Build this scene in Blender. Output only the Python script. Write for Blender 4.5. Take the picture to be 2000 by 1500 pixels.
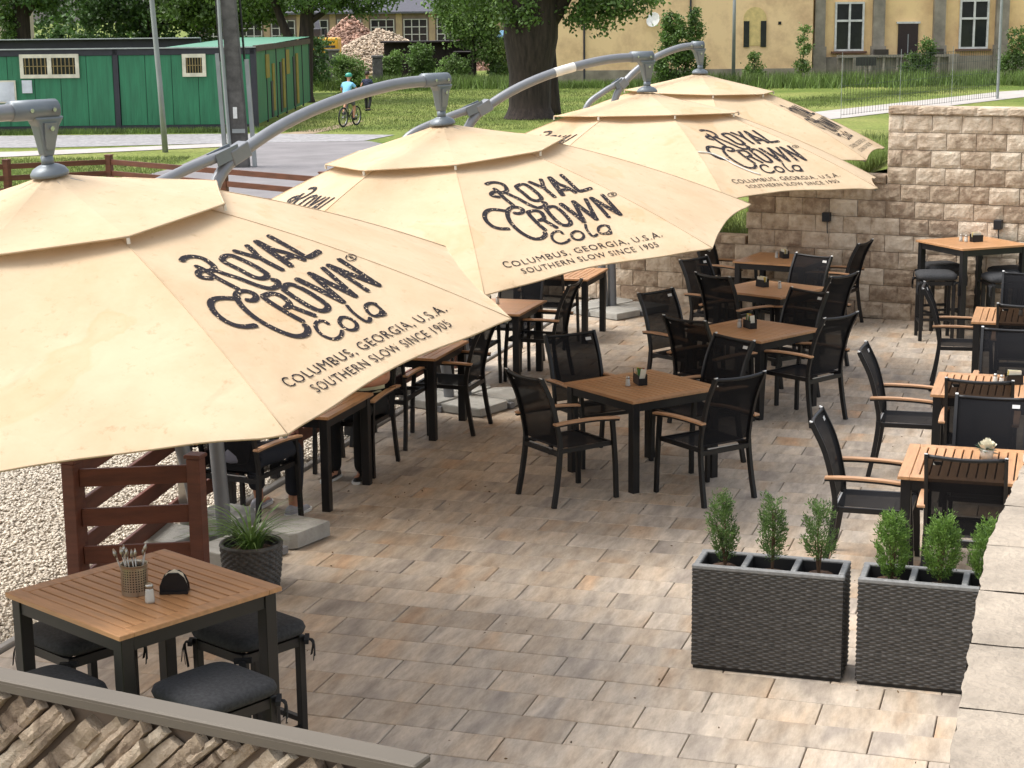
import bpy, bmesh, math, random
import numpy as np
from mathutils import Vector, Matrix
for o in list(bpy.data.objects): bpy.data.objects.remove(o)
SC = bpy.context.scene
COL = SC.collection
PI = math.pi
# ------------------------------------------------------------------ camera
cam_d = bpy.data.cameras.new('camera'); cam = bpy.data.objects.new('camera', cam_d); COL.objects.link(cam)
cam_d.sensor_width = 36.0; cam_d.lens = 62.16; cam_d.clip_start = 0.05; cam_d.clip_end = 2000
CM = ((0.9543199, 0.2986005, -0.0105484), (-0.0513679, 0.1987443, 0.9787043), (-0.2943380, 0.9334551, -0.2050041))
cam.matrix_world = Matrix(((CM[0][0], CM[1][0], -CM[2][0], 0), (CM[0][1], CM[1][1], -CM[2][1], 0), (CM[0][2], CM[1][2], -CM[2][2], 3.6354), (0, 0, 0, 1)))
SC.camera = cam
# ------------------------------------------------------------------ light
SUN_EL, SUN_AZ = math.radians(60), math.radians(258)     # azimuth (from +y, clockwise) the light comes from
w = bpy.data.worlds.new('World'); SC.world = w; w.use_nodes = True
nt = w.node_tree; bg = nt.nodes['Background']
sky = nt.nodes.new('ShaderNodeTexSky'); sky.sky_type = 'NISHITA'; sky.sun_disc = False
sky.sun_elevation = SUN_EL; sky.sun_rotation = SUN_AZ; sky.air_density = 1.0; sky.dust_density = 4.0; sky.ozone_density = 1.0
hz_ = nt.nodes.new('ShaderNodeHueSaturation'); hz_.inputs['Saturation'].default_value = .35   # thin bright cloud
nt.links.new(sky.outputs[0], hz_.inputs['Color']); nt.links.new(hz_.outputs[0], bg.inputs[0]); bg.inputs[1].default_value = 0.15
sd = bpy.data.lights.new('sun', 'SUN'); sun = bpy.data.objects.new('sun', sd); COL.objects.link(sun)
sd.energy = 1.05; sd.angle = math.radians(35); sd.color = (1, .965, .92)
sdir = Vector((math.sin(SUN_AZ)*math.cos(SUN_EL), math.cos(SUN_AZ)*math.cos(SUN_EL), math.sin(SUN_EL)))
sun.rotation_euler = sdir.to_track_quat('Z', 'Y').to_euler(); sun.location = (0, 0, 40)
vs = SC.view_settings; vs.view_transform = 'Standard'; vs.look = 'None'; vs.exposure = 1.14; vs.gamma = 1; vs.use_curve_mapping = False
SC.cycles.max_bounces = 8; SC.cycles.transparent_max_bounces = 12
# ------------------------------------------------------------------ materials
def S(r, g, b):
    f = lambda c: ((c/255+.055)/1.055)**2.4 if c > 10 else c/255/12.92
    return (f(r), f(g), f(b))
MATS = {}
def mat(name, col, rough=.6, metal=0., var=.12, scale=4., bump=0., bscale=60., col2=None, spec=.5, stretch=(1, 1, 1), orand=0., detail=4., transl=0., alpha=1., iso=False):
    """noise-varied Principled material; orand varies value per object/island"""
    if name in MATS: return MATS[name]
    m = bpy.data.materials.new(name); m.use_nodes = True; N = m.node_tree.nodes; L = m.node_tree.links
    P = N['Principled BSDF']; P.inputs['Roughness'].default_value = rough; P.inputs['Metallic'].default_value = metal
    P.inputs['Specular IOR Level'].default_value = spec
    tc = N.new('ShaderNodeTexCoord'); mp = N.new('ShaderNodeMapping'); mp.inputs['Scale'].default_value = stretch
    L.new(tc.outputs['Object'], mp.inputs['Vector'])
    nz = N.new('ShaderNodeTexNoise'); nz.inputs['Scale'].default_value = scale; nz.inputs['Detail'].default_value = detail; nz.inputs['Roughness'].default_value = .6
    L.new(mp.outputs[0], nz.inputs['Vector'])
    c2 = col2 if col2 else tuple(c*(1-var*2) for c in col); c1 = col if col2 else tuple(min(1, c*(1+var*.8)) for c in col)
    rp = N.new('ShaderNodeValToRGB'); rp.color_ramp.elements[0].position = .3; rp.color_ramp.elements[1].position = .7
    rp.color_ramp.elements[0].color = (*c2, 1); rp.color_ramp.elements[1].color = (*c1, 1)
    L.new(nz.outputs['Fac'], rp.inputs[0]); out = rp.outputs[0]
    if orand:
        oi = N.new('ShaderNodeObjectInfo'); ge = N.new('ShaderNodeNewGeometry')
        ad = N.new('ShaderNodeMath'); ad.operation = 'ADD'; L.new(oi.outputs['Random'], ad.inputs[0]); L.new(ge.outputs['Random Per Island'], ad.inputs[1])
        fr = N.new('ShaderNodeMath'); fr.operation = 'FRACT'; L.new(ad.outputs[0], fr.inputs[0])
        mr = N.new('ShaderNodeMapRange'); mr.inputs['To Min'].default_value = 1-orand; mr.inputs['To Max'].default_value = 1+orand; L.new(fr.outputs[0], mr.inputs[0])
        hs = N.new('ShaderNodeHueSaturation'); L.new(mr.outputs[0], hs.inputs['Value']); L.new(out, hs.inputs['Color']); out = hs.outputs[0]
    L.new(out, P.inputs['Base Color'])
    if bump:
        n2 = N.new('ShaderNodeTexNoise'); n2.inputs['Scale'].default_value = bscale; n2.inputs['Detail'].default_value = 5
        L.new(mp.outputs[0], n2.inputs['Vector']); b = N.new('ShaderNodeBump'); b.inputs['Strength'].default_value = bump; b.inputs['Distance'].default_value = .02
        L.new(n2.outputs['Fac'], b.inputs['Height']); L.new(b.outputs[0], P.inputs['Normal'])
    if transl:
        tr = N.new('ShaderNodeBsdfTranslucent'); L.new(out, tr.inputs['Color']); mx = N.new('ShaderNodeMixShader'); mx.inputs[0].default_value = transl
        L.new(P.outputs[0], mx.inputs[1]); L.new(tr.outputs[0], mx.inputs[2]); L.new(mx.outputs[0], N['Material Output'].inputs['Surface'])
    if alpha < 1: P.inputs['Alpha'].default_value = alpha
    MATS[name] = m; return m
# ------------------------------------------------------------------ mesh builder
class MB:
    def __init__(s): s.v = []; s.f = []
    def add(s, vs, fs):
        n = len(s.v); s.v += [tuple(v) for v in vs]; s.f += [tuple(i+n for i in f) for f in fs]; return s
    def box(s, c, d, rz=0., rx=0., ry=0., taper=1.):
        R = Matrix.Rotation(rz, 3, 'Z') @ Matrix.Rotation(ry, 3, 'Y') @ Matrix.Rotation(rx, 3, 'X'); c = Vector(c)
        vs = []
        for z in (-1, 1):
            k = taper if z > 0 else 1
            for x, y in ((-1, -1), (1, -1), (1, 1), (-1, 1)): vs.append(c+R@Vector((x*d[0]/2*k, y*d[1]/2*k, z*d[2]/2)))
        return s.add(vs, [(3, 2, 1, 0), (4, 5, 6, 7), (0, 1, 5, 4), (1, 2, 6, 5), (2, 3, 7, 6), (3, 0, 4, 7)])
    def cbox(s, c, d, b=.01, rz=0.):
        """box with chamfered top and vertical edges"""
        x, y, z = d[0]/2, d[1]/2, d[2]; R = Matrix.Rotation(rz, 3, 'Z'); c = Vector(c)
        def ring(ins, zz):
            a, e = x-ins, y-ins; q = b*.8
            return [c+R@Vector(p) for p in ((-a+q, -e, zz), (a-q, -e, zz), (a, -e+q, zz), (a, e-q, zz), (a-q, e, zz), (-a+q, e, zz), (-a, e-q, zz), (-a, -e+q, zz))]
        return s.loft([ring(0, -z/2), ring(0, z/2-b), ring(b, z/2)], True)
    def loft(s, rings, caps=True):
        n = len(rings[0]); vs = [p for r in rings for p in r]; fs = []
        for k in range(len(rings)-1):
            for i in range(n): j = (i+1) % n; fs.append((k*n+i, k*n+j, (k+1)*n+j, (k+1)*n+i))
        if caps: fs.append(tuple(range(n-1, -1, -1))); fs.append(tuple((len(rings)-1)*n+i for i in range(n)))
        return s.add(vs, fs)
    def tube(s, pts, r, n=8, caps=True, flat=None, up=None):
        """round tube (or rectangular bar if flat=(w,h)) along pts"""
        pts = [Vector(p) for p in pts]; rs = r if isinstance(r, (list, tuple)) else [r]*len(pts); rings = []
        ref = Vector(up) if up else None
        for i, p in enumerate(pts):
            t = (pts[min(i+1, len(pts)-1)]-pts[max(i-1, 0)]).normalized()
            if ref is None: ref = Vector((0, 0, 1)) if abs(t.z) < .9 else Vector((1, 0, 0))
            a = t.cross(ref)
            if a.length < 1e-4: a = t.cross(Vector((0, 1, 0)))
            a.normalize(); b = a.cross(t).normalized()
            if not up: ref = b
            if flat:
                w_, h_ = flat[0]/2*rs[i], flat[1]/2*rs[i]; rings.append([p+a*x*w_+b*y*h_ for x, y in ((-1, -1), (1, -1), (1, 1), (-1, 1))])
            else: rings.append([p+(a*math.cos(2*PI*k/n)+b*math.sin(2*PI*k/n))*rs[i] for k in range(n)])
        return s.loft(rings, caps)
    def lathe(s, prof, n=16, c=(0, 0, 0), caps=True):
        c = Vector(c); return s.loft([[c+Vector((r*math.cos(2*PI*k/n), r*math.sin(2*PI*k/n), z)) for k in range(n)] for r, z in prof], caps)
    def prism(s, poly, z0, z1):
        return s.loft([[Vector((x, y, z0)) for x, y in poly], [Vector((x, y, z1)) for x, y in poly]], True)
    def grid(s, fn, nu, nv):
        vs = [fn(i/nu, j/nv) for j in range(nv+1) for i in range(nu+1)]
        fs = [(j*(nu+1)+i, j*(nu+1)+i+1, (j+1)*(nu+1)+i+1, (j+1)*(nu+1)+i) for j in range(nv) for i in range(nu)]
        return s.add(vs, fs)
    def mesh(s, name, m, smooth=False):
        me = bpy.data.meshes.new(name); me.from_pydata([tuple(v) for v in s.v], [], s.f)
        if m: me.materials.append(m)
        me.validate(); 
        if smooth: me.polygons.foreach_set('use_smooth', [True]*len(me.polygons))
        me.update(); return me
    def build(s, name, m, parent=None, smooth=False, bevel=0.):
        o = bpy.data.objects.new(name, s.mesh(name, m, smooth)); COL.objects.link(o)
        if parent: o.parent = parent
        if bevel:
            b = o.modifiers.new('bevel', 'BEVEL'); b.width = bevel; b.segments = 2; b.limit_method = 'ANGLE'
        return o
def rawmesh(name, V, F, m, parent=None, smooth=False, k=4):
    """numpy verts (n,3) and faces (m,k)"""
    me = bpy.data.meshes.new(name); V = np.asarray(V, np.float32); F = np.asarray(F, np.int32)
    me.vertices.add(len(V)); me.vertices.foreach_set('co', V.ravel()); me.loops.add(F.size); me.loops.foreach_set('vertex_index', F.ravel())
    me.polygons.add(len(F)); me.polygons.foreach_set('loop_start', np.arange(0, F.size, k, dtype=np.int32))
    if smooth: me.polygons.foreach_set('use_smooth', np.ones(len(F), bool))
    me.update(calc_edges=True); me.materials.append(m)
    o = bpy.data.objects.new(name, me); COL.objects.link(o)
    if parent: o.parent = parent
    return o
def tag(o, label=None, cat=None, group=None, kind=None):
    if label: o['label'] = label
    if cat: o['category'] = cat
    if group: o['group'] = group
    if kind: o['kind'] = kind
    return o
def thing(name, label, cat, loc=(0, 0, 0), rz=0., group=None):
    o = bpy.data.objects.new(name, None); COL.objects.link(o); o.empty_display_size = .1
    o.location = loc; o.rotation_euler = (0, 0, rz); return tag(o, label, cat, group)
def inst(name, me, parent=None, loc=(0, 0, 0), rz=0., scale=None):
    o = bpy.data.objects.new(name, me); COL.objects.link(o); o.location = loc; o.rotation_euler = (0, 0, rz)
    if parent: o.parent = parent
    if scale: o.scale = scale
    return o
KIDS = {}
def copy_tree(o, parent=None):
    c = o.copy(); COL.objects.link(c); c.parent = parent
    for ch in list(o.children): copy_tree(ch, c)
    return c
# street frame: X to the right, D away from the terrace (axes of the far street, turned against the paving)
SA = 0.3054529
def st(X, D, z=0.): return (X*math.cos(SA)-D*math.sin(SA), X*math.sin(SA)+D*math.cos(SA), z)
def smooth_path(pts, n=6):
    """Catmull-Rom through points"""
    P = [Vector(p) for p in pts]; P = [P[0]*2-P[1]]+P+[P[-1]*2-P[-2]]; out = []
    for i in range(1, len(P)-2):
        for k in range(n):
            t = k/n; a, b, c, d = P[i-1:i+3]
            out.append(.5*((2*b)+(c-a)*t+(2*a-5*b+4*c-d)*t*t+(3*b-a-3*c+d)*t**3))
    out.append(P[-2]); return out
# ================================================================== setting
rnd = random.Random(7)
def node_mat(name):
    m = bpy.data.materials.new(name); m.use_nodes = True; MATS[name] = m
    return m, m.node_tree.nodes, m.node_tree.links, m.node_tree.nodes['Principled BSDF']
def paver_mat():
    m, N, L, P = node_mat('paver_concrete')
    ge = N.new('ShaderNodeNewGeometry'); oi = N.new('ShaderNodeObjectInfo')
    ad = N.new('ShaderNodeMath'); L.new(oi.outputs['Random'], ad.inputs[0]); L.new(ge.outputs['Random Per Island'], ad.inputs[1])
    fr = N.new('ShaderNodeMath'); fr.operation = 'FRACT'; L.new(ad.outputs[0], fr.inputs[0])
    mu = N.new('ShaderNodeMath'); mu.operation = 'MULTIPLY'; mu.inputs[1].default_value = 57.; L.new(fr.outputs[0], mu.inputs[0])
    mp = N.new('ShaderNodeMapping'); mp.inputs['Scale'].default_value = (5.5, 1.3, 1); L.new(ge.outputs['Position'], mp.inputs['Vector'])
    cb = N.new('ShaderNodeCombineXYZ'); L.new(mu.outputs[0], cb.inputs[0]); L.new(mu.outputs[0], cb.inputs[2])
    va = N.new('ShaderNodeVectorMath'); L.new(mp.outputs[0], va.inputs[0]); L.new(cb.outputs[0], va.inputs[1])
    n1 = N.new('ShaderNodeTexNoise'); n1.inputs['Scale'].default_value = .55; n1.inputs['Detail'].default_value = 3; n1.inputs['Roughness'].default_value = .55; n1.inputs['Distortion'].default_value = .35; L.new(va.outputs[0], n1.inputs['Vector'])
    r1 = N.new('ShaderNodeValToRGB'); e = r1.color_ramp.elements
    e[0].position = .2; e[0].color = (*S(132, 120, 110), 1); e[1].position = .8; e[1].color = (*S(194, 154, 118), 1)
    for p, c in ((.36, S(164, 152, 138)), (.46, S(186, 172, 154)), (.58, S(182, 164, 142)), (.68, S(184, 158, 130))): x = e.new(p); x.color = (*c, 1)
    L.new(n1.outputs['Fac'], r1.inputs[0])
    n2 = N.new('ShaderNodeTexNoise'); n2.inputs['Scale'].default_value = 2.6; n2.inputs['Detail'].default_value = 8; n2.inputs['Roughness'].default_value = .74; L.new(va.outputs[0], n2.inputs['Vector'])
    r2 = N.new('ShaderNodeValToRGB'); r2.color_ramp.elements[0].position = .33; r2.color_ramp.elements[0].color = (.64, .63, .62, 1); r2.color_ramp.elements[1].position = .66; r2.color_ramp.elements[1].color = (1.17, 1.17, 1.17, 1)
    L.new(n2.outputs['Fac'], r2.inputs[0])
    mx = N.new('ShaderNodeMix'); mx.data_type = 'RGBA'; mx.blend_type = 'MULTIPLY'; mx.inputs[0].default_value = 1; L.new(r1.outputs[0], mx.inputs[6]); L.new(r2.outputs[0], mx.inputs[7])
    hs = N.new('ShaderNodeHueSaturation'); L.new(mx.outputs[2], hs.inputs['Color'])
    mr = N.new('ShaderNodeMapRange'); mr.inputs['To Min'].default_value = .87; mr.inputs['To Max'].default_value = 1.1; f2 = N.new('ShaderNodeMath'); f2.operation = 'MULTIPLY'; f2.inputs[1].default_value = 7.31; L.new(fr.outputs[0], f2.inputs[0]); f3 = N.new('ShaderNodeMath'); f3.operation = 'FRACT'; L.new(f2.outputs[0], f3.inputs[0]); L.new(f3.outputs[0], mr.inputs[0]); L.new(mr.outputs[0], hs.inputs['Value'])
    L.new(hs.outputs[0], P.inputs['Base Color']); P.inputs['Roughness'].default_value = .62
    n3 = N.new('ShaderNodeTexNoise'); n3.inputs['Scale'].default_value = 160; n3.inputs['Detail'].default_value = 3; L.new(ge.outputs['Position'], n3.inputs['Vector'])
    b = N.new('ShaderNodeBump'); b.inputs['Strength'].default_value = .25; b.inputs['Distance'].default_value = .006; L.new(n3.outputs['Fac'], b.inputs['Height']); L.new(b.outputs[0], P.inputs['Normal'])
    return m
M_PAVER = paver_mat()
M_JOINT = mat('joint_sand', S(52, 44, 38), .95, var=.2, scale=30)
# ---- ground
def ground_mat():
    m, N, L, P = node_mat('lawn_ground')
    ge = N.new('ShaderNodeNewGeometry')
    n1 = N.new('ShaderNodeTexNoise'); n1.inputs['Scale'].default_value = .22; n1.inputs['Detail'].default_value = 5; L.new(ge.outputs['Position'], n1.inputs['Vector'])
    r1 = N.new('ShaderNodeValToRGB'); e = r1.color_ramp.elements; e[0].position = .3; e[0].color = (.10, .15, .03, 1); e[1].position = .72; e[1].color = (.25, .26, .085, 1)
    x = e.new(.5); x.color = (.165, .205, .05, 1); L.new(n1.outputs['Fac'], r1.inputs[0])
    n2 = N.new('ShaderNodeTexNoise'); n2.inputs['Scale'].default_value = 9; n2.inputs['Detail'].default_value = 6; L.new(ge.outputs['Position'], n2.inputs['Vector'])
    r2 = N.new('ShaderNodeValToRGB'); r2.color_ramp.elements[0].position = .3; r2.color_ramp.elements[0].color = (.6, .6, .6, 1); r2.color_ramp.elements[1].position = .7; r2.color_ramp.elements[1].color = (1.25, 1.25, 1.1, 1); L.new(n2.outputs['Fac'], r2.inputs[0])
    mx = N.new('ShaderNodeMix'); mx.data_type = 'RGBA'; mx.blend_type = 'MULTIPLY'; mx.inputs[0].default_value = 1; L.new(r1.outputs[0], mx.inputs[6]); L.new(r2.outputs[0], mx.inputs[7]); L.new(mx.outputs[2], P.inputs['Base Color'])
    P.inputs['Roughness'].default_value = .9; P.inputs['Specular IOR Level'].default_value = .15
    b = N.new('ShaderNodeBump'); b.inputs['Distance'].default_value = .08; b.inputs['Strength'].default_value = .8; L.new(n2.outputs['Fac'], b.inputs['Height']); L.new(b.outputs[0], P.inputs['Normal'])
    return m
M_LAWN = ground_mat()
g = MB(); g.add([(-700, -60, -.08), (700, -60, -.08), (700, 1200, -.08), (-700, 1200, -.08)], [(0, 1, 2, 3)]); tag(g.build('ground', M_LAWN), kind='structure')
# ---- paving
PX0, PX1, PY0, PY1 = -5.82, 1.6, 6.0, 21.9
pv = MB(); pv.box(((PX0+PX1)/2, (PY0+PY1)/2, -.055), (PX1-PX0, PY1-PY0+.4, .05)); pavement = tag(pv.build('pavement', M_JOINT), kind='structure')
def wall_y(x): return 20.95-.1856*x
pave = []
n = -8
while 8.4046+.3*n < 22.2:
    y = 8.4046+.3*n; off = -5.0138 if n % 2 == 0 else -4.7117
    if 8.4046+.3*n > 8.4: pass
    x = off-1.8
    while x < PX1:
        a, b = max(x, PX0), min(x+.6, PX1)
        if b-a > .06 and y+.15 < wall_y((a+b)/2)+.05: pave.append((a, b, y))
        x += .6
    n += 1
def proj(p):
    q = [sum(CM[i][k]*(p[k]-(3.6354 if k == 2 else 0)) for k in range(3)) for i in range(3)]
    return (1000+3453.3*q[0]/q[2], 750-3453.3*q[1]/q[2], q[2])
vis = []
for a, b, y in pave:
    u, v, d = proj(((a+b)/2, y+.15, 0)); inside = -60 < u < 2060 and v < 1560
    vis.append((0 if inside else 1, d, a, b, y))
vis.sort()
pm = MB().cbox((0, 0, -.03), (.5935, .2935, .06), .004).mesh('paver', M_PAVER)
rest = MB()
for i, (fl, d, a, b, y) in enumerate(vis):
    dz = rnd.uniform(-.0018, .0012); full = b-a > .599
    if i < 295:
        if full: o = inst('paver', pm, pavement, ((a+b)/2, y+.15, dz))
        else: o = MB().cbox(((a+b)/2, y+.15, -.03+dz), (b-a-.0065, .2935, .06), .004).build('paver', M_PAVER, pavement)
    else: rest.cbox(((a+b)/2, y+.15, -.03+dz), (b-a-.0065, .2935, .06), .004)
tag(rest.build('far_pavers', M_PAVER, pavement), kind='stuff')
# kerb along the gravel
M_KERB = mat('kerb_concrete', S(150, 145, 138), .8, var=.1, scale=8, bump=.2)
kb = MB()
for k in range(16): kb.cbox((PX0-.045, 6.5+k*1.0, -.05), (.06, .985, .14), .008)
tag(kb.build('kerb', M_KERB), kind='structure')
# ---- gravel bed left of the terrace
M_GBASE = mat('gravel_base', S(172, 161, 144), .95, var=.12, scale=25, bump=.6, bscale=40)
gb = MB(); gb.add([(-14, 5, -.035), (PX0-.08, 5, -.035), (PX0-.08, 24, -.035), (-14, 24, -.035)], [(0, 1, 2, 3)]); tag(gb.build('gravel_bed', M_GBASE), kind='structure')
def pebbles(name, n, region, r0, r1, z, m, seed=1, parent=None):
    rg = np.random.default_rng(seed); xy = region(rg, n); n = len(xy)
    base = np.array([(1, 0, 0), (-1, 0, 0), (0, 1, 0), (0, -1, 0), (0, 0, 1), (0, 0, -1)], float)
    F = np.array([(0, 2, 4), (2, 1, 4), (1, 3, 4), (3, 0, 4), (2, 0, 5), (1, 2, 5), (3, 1, 5), (0, 3, 5)])
    V = base[None]*(1+rg.uniform(-.25, .25, (n, 6, 1))); V = V*np.stack([rg.uniform(r0, r1, n), rg.uniform(r0, r1, n)*.8, rg.uniform(r0, r1, n)*.6], 1)[:, None]
    a = rg.uniform(0, 6.28, n); b = rg.uniform(-.6, .6, n)
    ca, sa, cb, sb = np.cos(a)[:, None], np.sin(a)[:, None], np.cos(b)[:, None], np.sin(b)[:, None]
    x, y, zz = V[..., 0], V[..., 1], V[..., 2]; y, zz = y*cb-zz*sb, y*sb+zz*cb; x, y = x*ca-y*sa, x*sa+y*ca
    V = np.stack([x+xy[:, :1], y+xy[:, 1:2], zz+z+rg.uniform(0, r1*.5, (n, 1))], -1)
    F = (F[None]+np.arange(n)[:, None, None]*6).reshape(-1, 3)
    return rawmesh(name, V.reshape(-1, 3), F, m, parent, True, 3)
M_PEB = mat('pebble', S(194, 184, 167), .8, var=.08, scale=9, orand=.24, bump=.15)
def reg_gravel(rg, n):
    x = PX0-.09-rg.uniform(0, 1, n)**1.15*3.4; y = rg.uniform(7.6, 16, n); return np.stack([x, y], 1)
tag(pebbles('gravel', 42000, reg_gravel, .011, .025, -.026, M_PEB, 3), 'pale beige gravel bed behind the brown slatted fence', 'gravel', kind='stuff')
# ---- split-face retaining wall
def stone_mat(name, c_lo, c_mid, c_hi, bump=.6, sc=6.):
    m, N, L, P = node_mat(name)
    tc = N.new('ShaderNodeTexCoord'); oi = N.new('ShaderNodeObjectInfo'); ge = N.new('ShaderNodeNewGeometry')
    n1 = N.new('ShaderNodeTexNoise'); n1.inputs['Scale'].default_value = sc; n1.inputs['Detail'].default_value = 6; n1.inputs['Roughness'].default_value = .65; L.new(ge.outputs['Position'], n1.inputs['Vector'])
    ad = N.new('ShaderNodeMath'); L.new(n1.outputs['Fac'], ad.inputs[0])
    mr = N.new('ShaderNodeMapRange'); mr.inputs['To Min'].default_value = -.16; mr.inputs['To Max'].default_value = .16; L.new(oi.outputs['Random'], mr.inputs[0]); L.new(mr.outputs[0], ad.inputs[1])
    r = N.new('ShaderNodeValToRGB'); e = r.color_ramp.elements; e[0].position = .3; e[0].color = (*c_lo, 1); e[1].position = .74; e[1].color = (*c_hi, 1); x = e.new(.5); x.color = (*c_mid, 1)
    L.new(ad.outputs[0], r.inputs[0]); L.new(r.outputs[0], P.inputs['Base Color']); P.inputs['Roughness'].default_value = .88; P.inputs['Specular IOR Level'].default_value = .25
    n2 = N.new('ShaderNodeTexNoise'); n2.inputs['Scale'].default_value = 26; n2.inputs['Detail'].default_value = 8; n2.inputs['Roughness'].default_value = .7; L.new(ge.outputs['Position'], n2.inputs['Vector'])
    b = N.new('ShaderNodeBump'); b.inputs['Strength'].default_value = bump; b.inputs['Distance'].default_value = .025; L.new(n2.outputs['Fac'], b.inputs['Height']); L.new(b.outputs[0], P.inputs['Normal'])
    return m
M_BLOCK = stone_mat('split_block', S(146, 126, 106), S(190, 171, 148), S(216, 201, 180), .8, 9.)
def block_mesh(L_, H_, seed, depth=.22):
    r = random.Random(seed); nx, nz = 8, 5; mb = MB()
    dirx = r.uniform(-.5, .5)
    def fn(u, v):
        e = min(u, 1-u, v, 1-v); x = (u-.5)*L_; z = v*H_
        if e < 1e-6: return (x, .0, z)
        k = min(1, e*7); return (x+r.uniform(-.008, .008)*k, (-.01-r.uniform(0, .008)-.002*math.sin(u*5+dirx*6+v*3))*k, z+r.uniform(-.005, .005)*k)
    mb.grid(fn, nx, nz)
    x, z = L_/2, H_
    mb.add([(-x, 0, 0), (x, 0, 0), (x, depth, 0), (-x, depth, 0), (-x, 0, z), (x, 0, z), (x, depth, z), (-x, depth, z)], [(4, 5, 6, 7), (1, 2, 6, 5), (3, 0, 4, 7), (0, 3, 2, 1)])
    return mb.mesh('block', M_BLOCK)
WA = math.atan(-.1856); HC = .2026
BV = [block_mesh(.339, HC-.006, s) for s in range(9)]; CAPV = [block_mesh(.345, .095, 40+s, .3) for s in range(4)]
def wp(u):   # point on wall line, u along from x=-2.05 to the right
    return Vector((-2.05+u*math.cos(WA), wall_y(-2.05)+u*math.sin(WA), 0))
retw = thing('retaining_wall', 'tall tan split face block wall stepping down behind the tables', 'wall', wp(0), WA)
def course(k, u0, u1, cap=False, z=None):
    off = 0 if k % 2 == 0 else .172; u = math.floor((u0-off)/.345)*.345+off
    while u < u1-.02:
        a, b = max(u, u0), min(u+.345, u1)
        if b-a > .05:
            me = rnd.choice(CAPV if cap else BV); s = (b-a)/.345
            o = inst('cap_block' if cap else 'block', me, retw, ((a+b)/2, -.02 if cap else rnd.uniform(-.006, .006), z if z is not None else k*HC), 0, (s, 1, 1))
        u += .345
for k in range(12):
    u0 = 0 if k >= 8 else (-1.75 if k >= 5 else -5.0)
    if k == 4: u0 = -1.75
    course(k, u0, 2.6)
course(0, 0.0, 2.6, True, 12*HC); course(1, -1.75, -.01, True, 8*HC); course(0, -5.0, -1.76, True, 4*HC)
bk = MB(); bk.box((1.3, .23, 12*HC/2-.02), (2.56, .16, 12*HC)); bk.box((-.9, .23, 8*HC/2-.02), (1.7, .16, 8*HC)); bk.box((-3.4, .23, 4*HC/2-.02), (3.2, .16, 4*HC)); bk.build('core', M_JOINT, retw)
# wall lamps
M_LAMP = mat('lamp_grey', S(52, 54, 58), .45, .6, var=.05)
def wall_lamp(u, z, label):
    t = thing('wall_lamp', label, 'lamp', wp(u)+Vector((0, 0, z)), WA, 'box lamps on the block wall')
    MB().box((0, -.06, 0), (.09, .1, .11)).build('housing', M_LAMP, t, bevel=.006); MB().box((0, -.018, .0), (.06, .03, .07)).build('mount', M_LAMP, t)
    MB().tube([(0, -.03, -.05), (.0, -.035, -.1), (.005, -.03, -.2)], .006, 6).build('cable', M_LAMP, t)
wall_lamp(-.705, 1.2, 'dark box wall lamp above the table pushed against the wall'); wall_lamp(1.34, 1.2, 'dark box wall lamp above the bar height table at the wall')
# earth bank behind the low wall
def bankz(x, y):
    t = min(1, max(0, (x+4)/2.2)); zb = .75+1.1*t*t*(3-2*t); D = -x*math.sin(SA)+y*math.cos(SA)
    z = min(zb, 3.25-.057*D); l = min(1, max(0, (x+8.5)/2.5)); return max(-.12, z*l)+.03*math.sin(x*5+y*3)
bm_ = MB(); bm_.grid(lambda u, v: (-9+17*u, (wall_y(-9+17*u)+.3)+v*34, bankz(-9+17*u, wall_y(-9+17*u)+.3+v*34)), 50, 60); tag(bm_.build('grass_bank', M_LAWN, smooth=True), kind='structure')
# upper terrace the photograph was taken from
ut = MB(); ut.box((-1, -6.2, 1.94), (16, 15.6, .08)); ut.box((-1, -6.2, .92), (15.9, 15.5, 1.94)); tag(ut.build('upper_terrace', mat('upper_paving', S(176, 160, 140), .85, var=.1, scale=3)), kind='structure')
# ---- near stone-clad parapet (left foreground)
M_LEDGE = stone_mat('ledge_stone', S(134, 116, 98), S(186, 166, 142), S(212, 196, 172), .9, 11.)
M_CAP = mat('cap_metal', S(94, 86, 74), .65, .0, var=.05, scale=3)
pa = Vector((-1.0065, 2.651, 0)); pang = math.atan2(2.81-2.651, -1.9388+1.0065)   # towards the left
par = thing('stone_parapet', 'stacked ledge stone parapet with taupe metal cap in the left foreground', 'wall', pa, pang+PI)
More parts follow.
